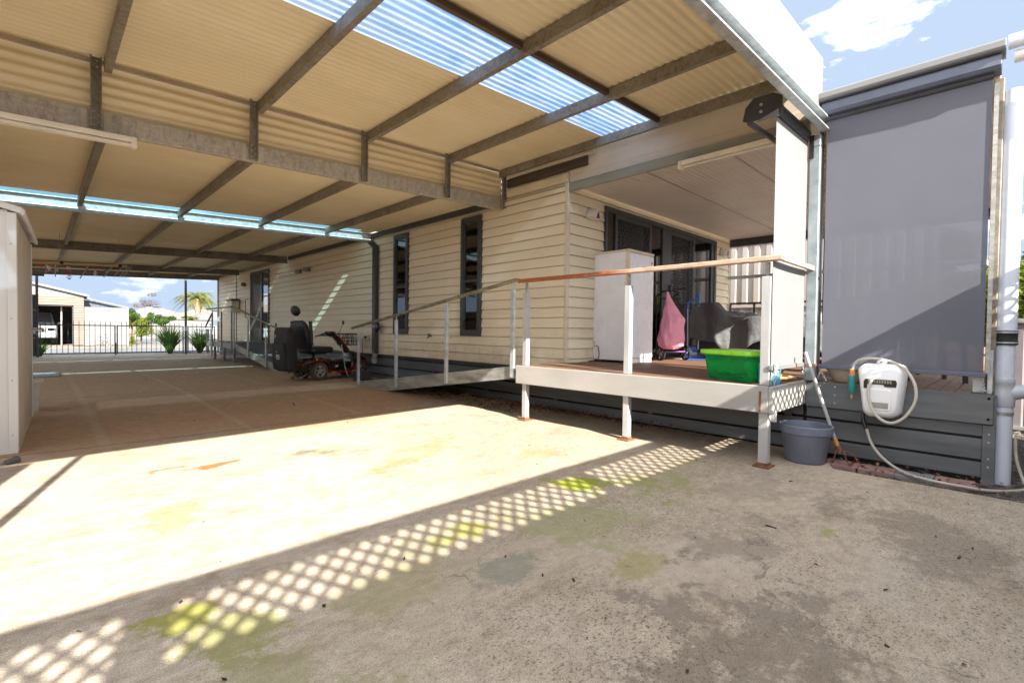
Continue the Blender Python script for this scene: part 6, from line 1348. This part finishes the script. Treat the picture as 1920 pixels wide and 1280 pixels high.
# parked white four wheel drive in the garage
def vehicle(name, label, x, y, rz, paint, s=1.0, rack=True):
    t = thing(name, label, 'car', (x, y, .02), rz)
    # front faces -y ; width along x
    def sec(w, y0, z0, z1, r=.08): return [(cx, y0, cz) for cx, cz in ((-w/2, z0), (-w/2+.02, z0-.0), (w/2-.02, z0), (w/2, z0+.0), (w/2, z1-r), (w/2-r*.6, z1), (-w/2+r*.6, z1), (-w/2, z1-r))]
    b = MB(); loft(b, [sec(1.60, 0, .42, .92), sec(1.82, .10, .38, 1.00), sec(1.86, .45, .36, 1.06), sec(1.86, 1.2, .36, 1.12), sec(1.86, 4.4, .36, 1.12), sec(1.78, 4.6, .42, 1.05)]); b.build('body', paint, t, bevel=.02)
    b = MB(); loft(b, [sec(1.66, 1.05, 1.10, 1.14, .02), sec(1.50, 1.75, 1.10, 1.68, .06), sec(1.48, 2.2, 1.10, 1.74, .08), sec(1.48, 4.0, 1.10, 1.72, .08), sec(1.56, 4.5, 1.10, 1.5, .08)]); cb = b.build('cabin', paint, t, bevel=.015)
    b = MB(); b.add([(-.72, 1.10, 1.17), (.72, 1.10, 1.17), (.65, 1.70, 1.63), (-.65, 1.70, 1.63)], [(0, 1, 2, 3)]); b.xf(Matrix.Translation((0, -.03, .012))); b.build('windscreen', 'pane_mirror', t, solid=.004)
    b = MB()
    for s_ in (-1, 1): b.add([(s_*.79, 1.5, 1.2), (s_*.755, 2.0, 1.62), (s_*.755, 3.9, 1.62), (s_*.79, 4.2, 1.2)], [(0, 1, 2, 3)])
    b.build('side_window', 'pane_mirror', t, solid=.004)
    b = MB(); b.box(-.50, .50, -.03, .01, .68, .88); gl = b.build('grille', 'charcoal', t, bevel=.02)
    b = MB()
    for k in range(4): b.box(-.48, .48, -.042, -.03, .70+.045*k, .715+.045*k)
    b.build('slat', 'silver', gl)
    for s_ in (-1, 1):
        b = MB(); b.box(s_*.68-.16, s_*.68+.16, -.0, .12, .72, .90); b.build('headlight', 'pane_mirror', t, bevel=.03)
        b = MB(); b.box(s_*.72-.12, s_*.72+.12, -.02, .05, .48, .58); b.build('fog_lamp', 'charcoal', t, bevel=.02)
        b = MB(); b.ball((s_*1.03, 1.35, 1.12), .12, .06, .09); b.bar((s_*.90, 1.35, 1.08), (s_*1.0, 1.35, 1.10), .04, .04); b.build('mirror', paint, t, smooth=True)
        for yy in (.85, 3.75):
            b = MB(); b.lathe([(.20, -.11), (.34, -.12), (.37, -.08), (.37, .08), (.34, .12), (.20, .11)], (s_*.82, yy, .36), 24, 'x'); wl = b.build('wheel', 'blackrubber', t, smooth=True)
            b = MB(); b.lathe([(.2, -.115), (.2, .115)], (s_*.82, yy, .36), 18, 'x'); b.build('rim', 'silver', wl)
    b = MB(); b.box(-.85, .85, -.06, .04, .40, .56); b.build('bumper', paint, t, bevel=.03)
    b = MB(); b.box(-.30, .30, -.075, -.06, .44, .54); b.build('number_plate', 'offwhite', t)
    if rack:
        b = MB(); b.box(-.70, .70, 2.0, 3.9, 1.76, 1.80); b.build('roof_rack', 'black', t, bevel=.01)
    return t
M['carwhite'] = plain('white_car_paint', (.3, .31, .33), .2, coat=.7)
vehicle('parked_car', 'white four wheel drive with black roof rack parked in the open garage', -.20, 33.9, 0, 'carwhite')
vehicle('parked_car', 'white vehicle with blue windows parked near the house corner beyond the plants', 9.3, 44.0, R(-58), 'carwhite', rack=False)
# little white bicycle by the fence
bc = thing('child_bicycle', 'small white bicycle standing against the tall white fence', 'bicycle', (2.05, 32.6, 0))
for x in (.12, .56):
    b = MB(); b.tube([(x+.15*math.cos(2*math.pi*k/20), 0, .17+.15*math.sin(2*math.pi*k/20)) for k in range(20)], .018, 6, closed=True); w = b.build('wheel', 'galv' if x > .3 else 'offwhite', bc, smooth=True)
    b = MB()
    for k in range(6): b.tube([(x, 0, .17), (x+.15*math.cos(k*1.05), 0, .17+.15*math.sin(k*1.05))], .004, 4)
    b.build('spoke', 'galv', w)
b = MB(); b.tube([(.12, 0, .17), (.30, 0, .20), (.48, 0, .50), (.56, 0, .17)], .02, 8); b.tube([(.30, 0, .20), (.24, 0, .48), (.48, 0, .48)], .02, 8); b.tube([(.12, 0, .17), (.24, 0, .44)], .014, 6); b.build('frame', 'offwhite', bc, smooth=True)
b = MB(); b.tube([(.42, -.14, .62), (.48, 0, .58), (.42, .14, .62)], .016, 6); b.build('handlebar', 'offwhite', bc); b = MB(); b.ball((.22, 0, .51), .09, .05, .03); b.build('saddle', 'taupe_s', bc) if 'taupe_s' in M else b.build('saddle', 'galv_dirty', bc)
# structures on the right, seen past the deck
bw = thing('rear_wall', 'tall cream ribbed steel wall seen across the far side of the deck', 'fence', (12.5, 0, 0))
b = MB(); pr = []
y = 1.0
while y < 8.5: pr += [(0, y), (0, y+.11), (.045, y+.135), (.045, y+.25)]; y += .275
n = len(pr); M['wallrib'] = mat('cream_grey_ribbed_steel', (.33, .29, .26), .45, 0, .04, 1, .02)
b.add([(dx, yy, z) for z in (1.74, 3.26) for dx, yy in pr], [(i, i+1, n+i+1, n+i) for i in range(n-1)]); b.add([(dx+.02, yy+.05, z) for z in (-.05, 1.70) for dx, yy in pr], [(i, i+1, n+i+1, n+i) for i in range(n-1)]); b.build('sheet', 'wallrib', bw)
b = MB(); b.box(-.03, .05, 1.0, 8.5, 3.24, 3.29); b.box(-.03, .02, 1.0, 8.5, 1.69, 1.76); b.build('rail', 'wallrib', bw)
b = MB(); b.add([(.1, 1.0, 3.30), (.1, 8.5, 3.30), (4, 8.5, 3.9), (4, 1.0, 3.9)], [(0, 1, 2, 3)]); b.build('roof', 'offwhite', bw, solid=.04)
lf = thing('low_fence', 'low taupe steel fence behind the standpipe at the right edge', 'fence', (7.95, 0, 0))
b = MB(); pr = []; y = -4.0
while y < .06: pr += [(0, y), (0, y+.14), (.03, y+.16), (.03, y+.24)]; y += .26
n = len(pr); b.add([(dx, yy, z) for z in (.02, 1.22) for dx, yy in pr], [(i, i+1, n+i+1, n+i) for i in range(n-1)]); b.build('sheet', mat('taupe_fence_steel', (.20, .18, .19), .5, 0, .05), lf)
b = MB(); b.box(-.03, .05, -4, .06, 1.21, 1.26); b.box(-.03, .05, -4, .06, .0, .04); b.build('rail', 'galv', lf)
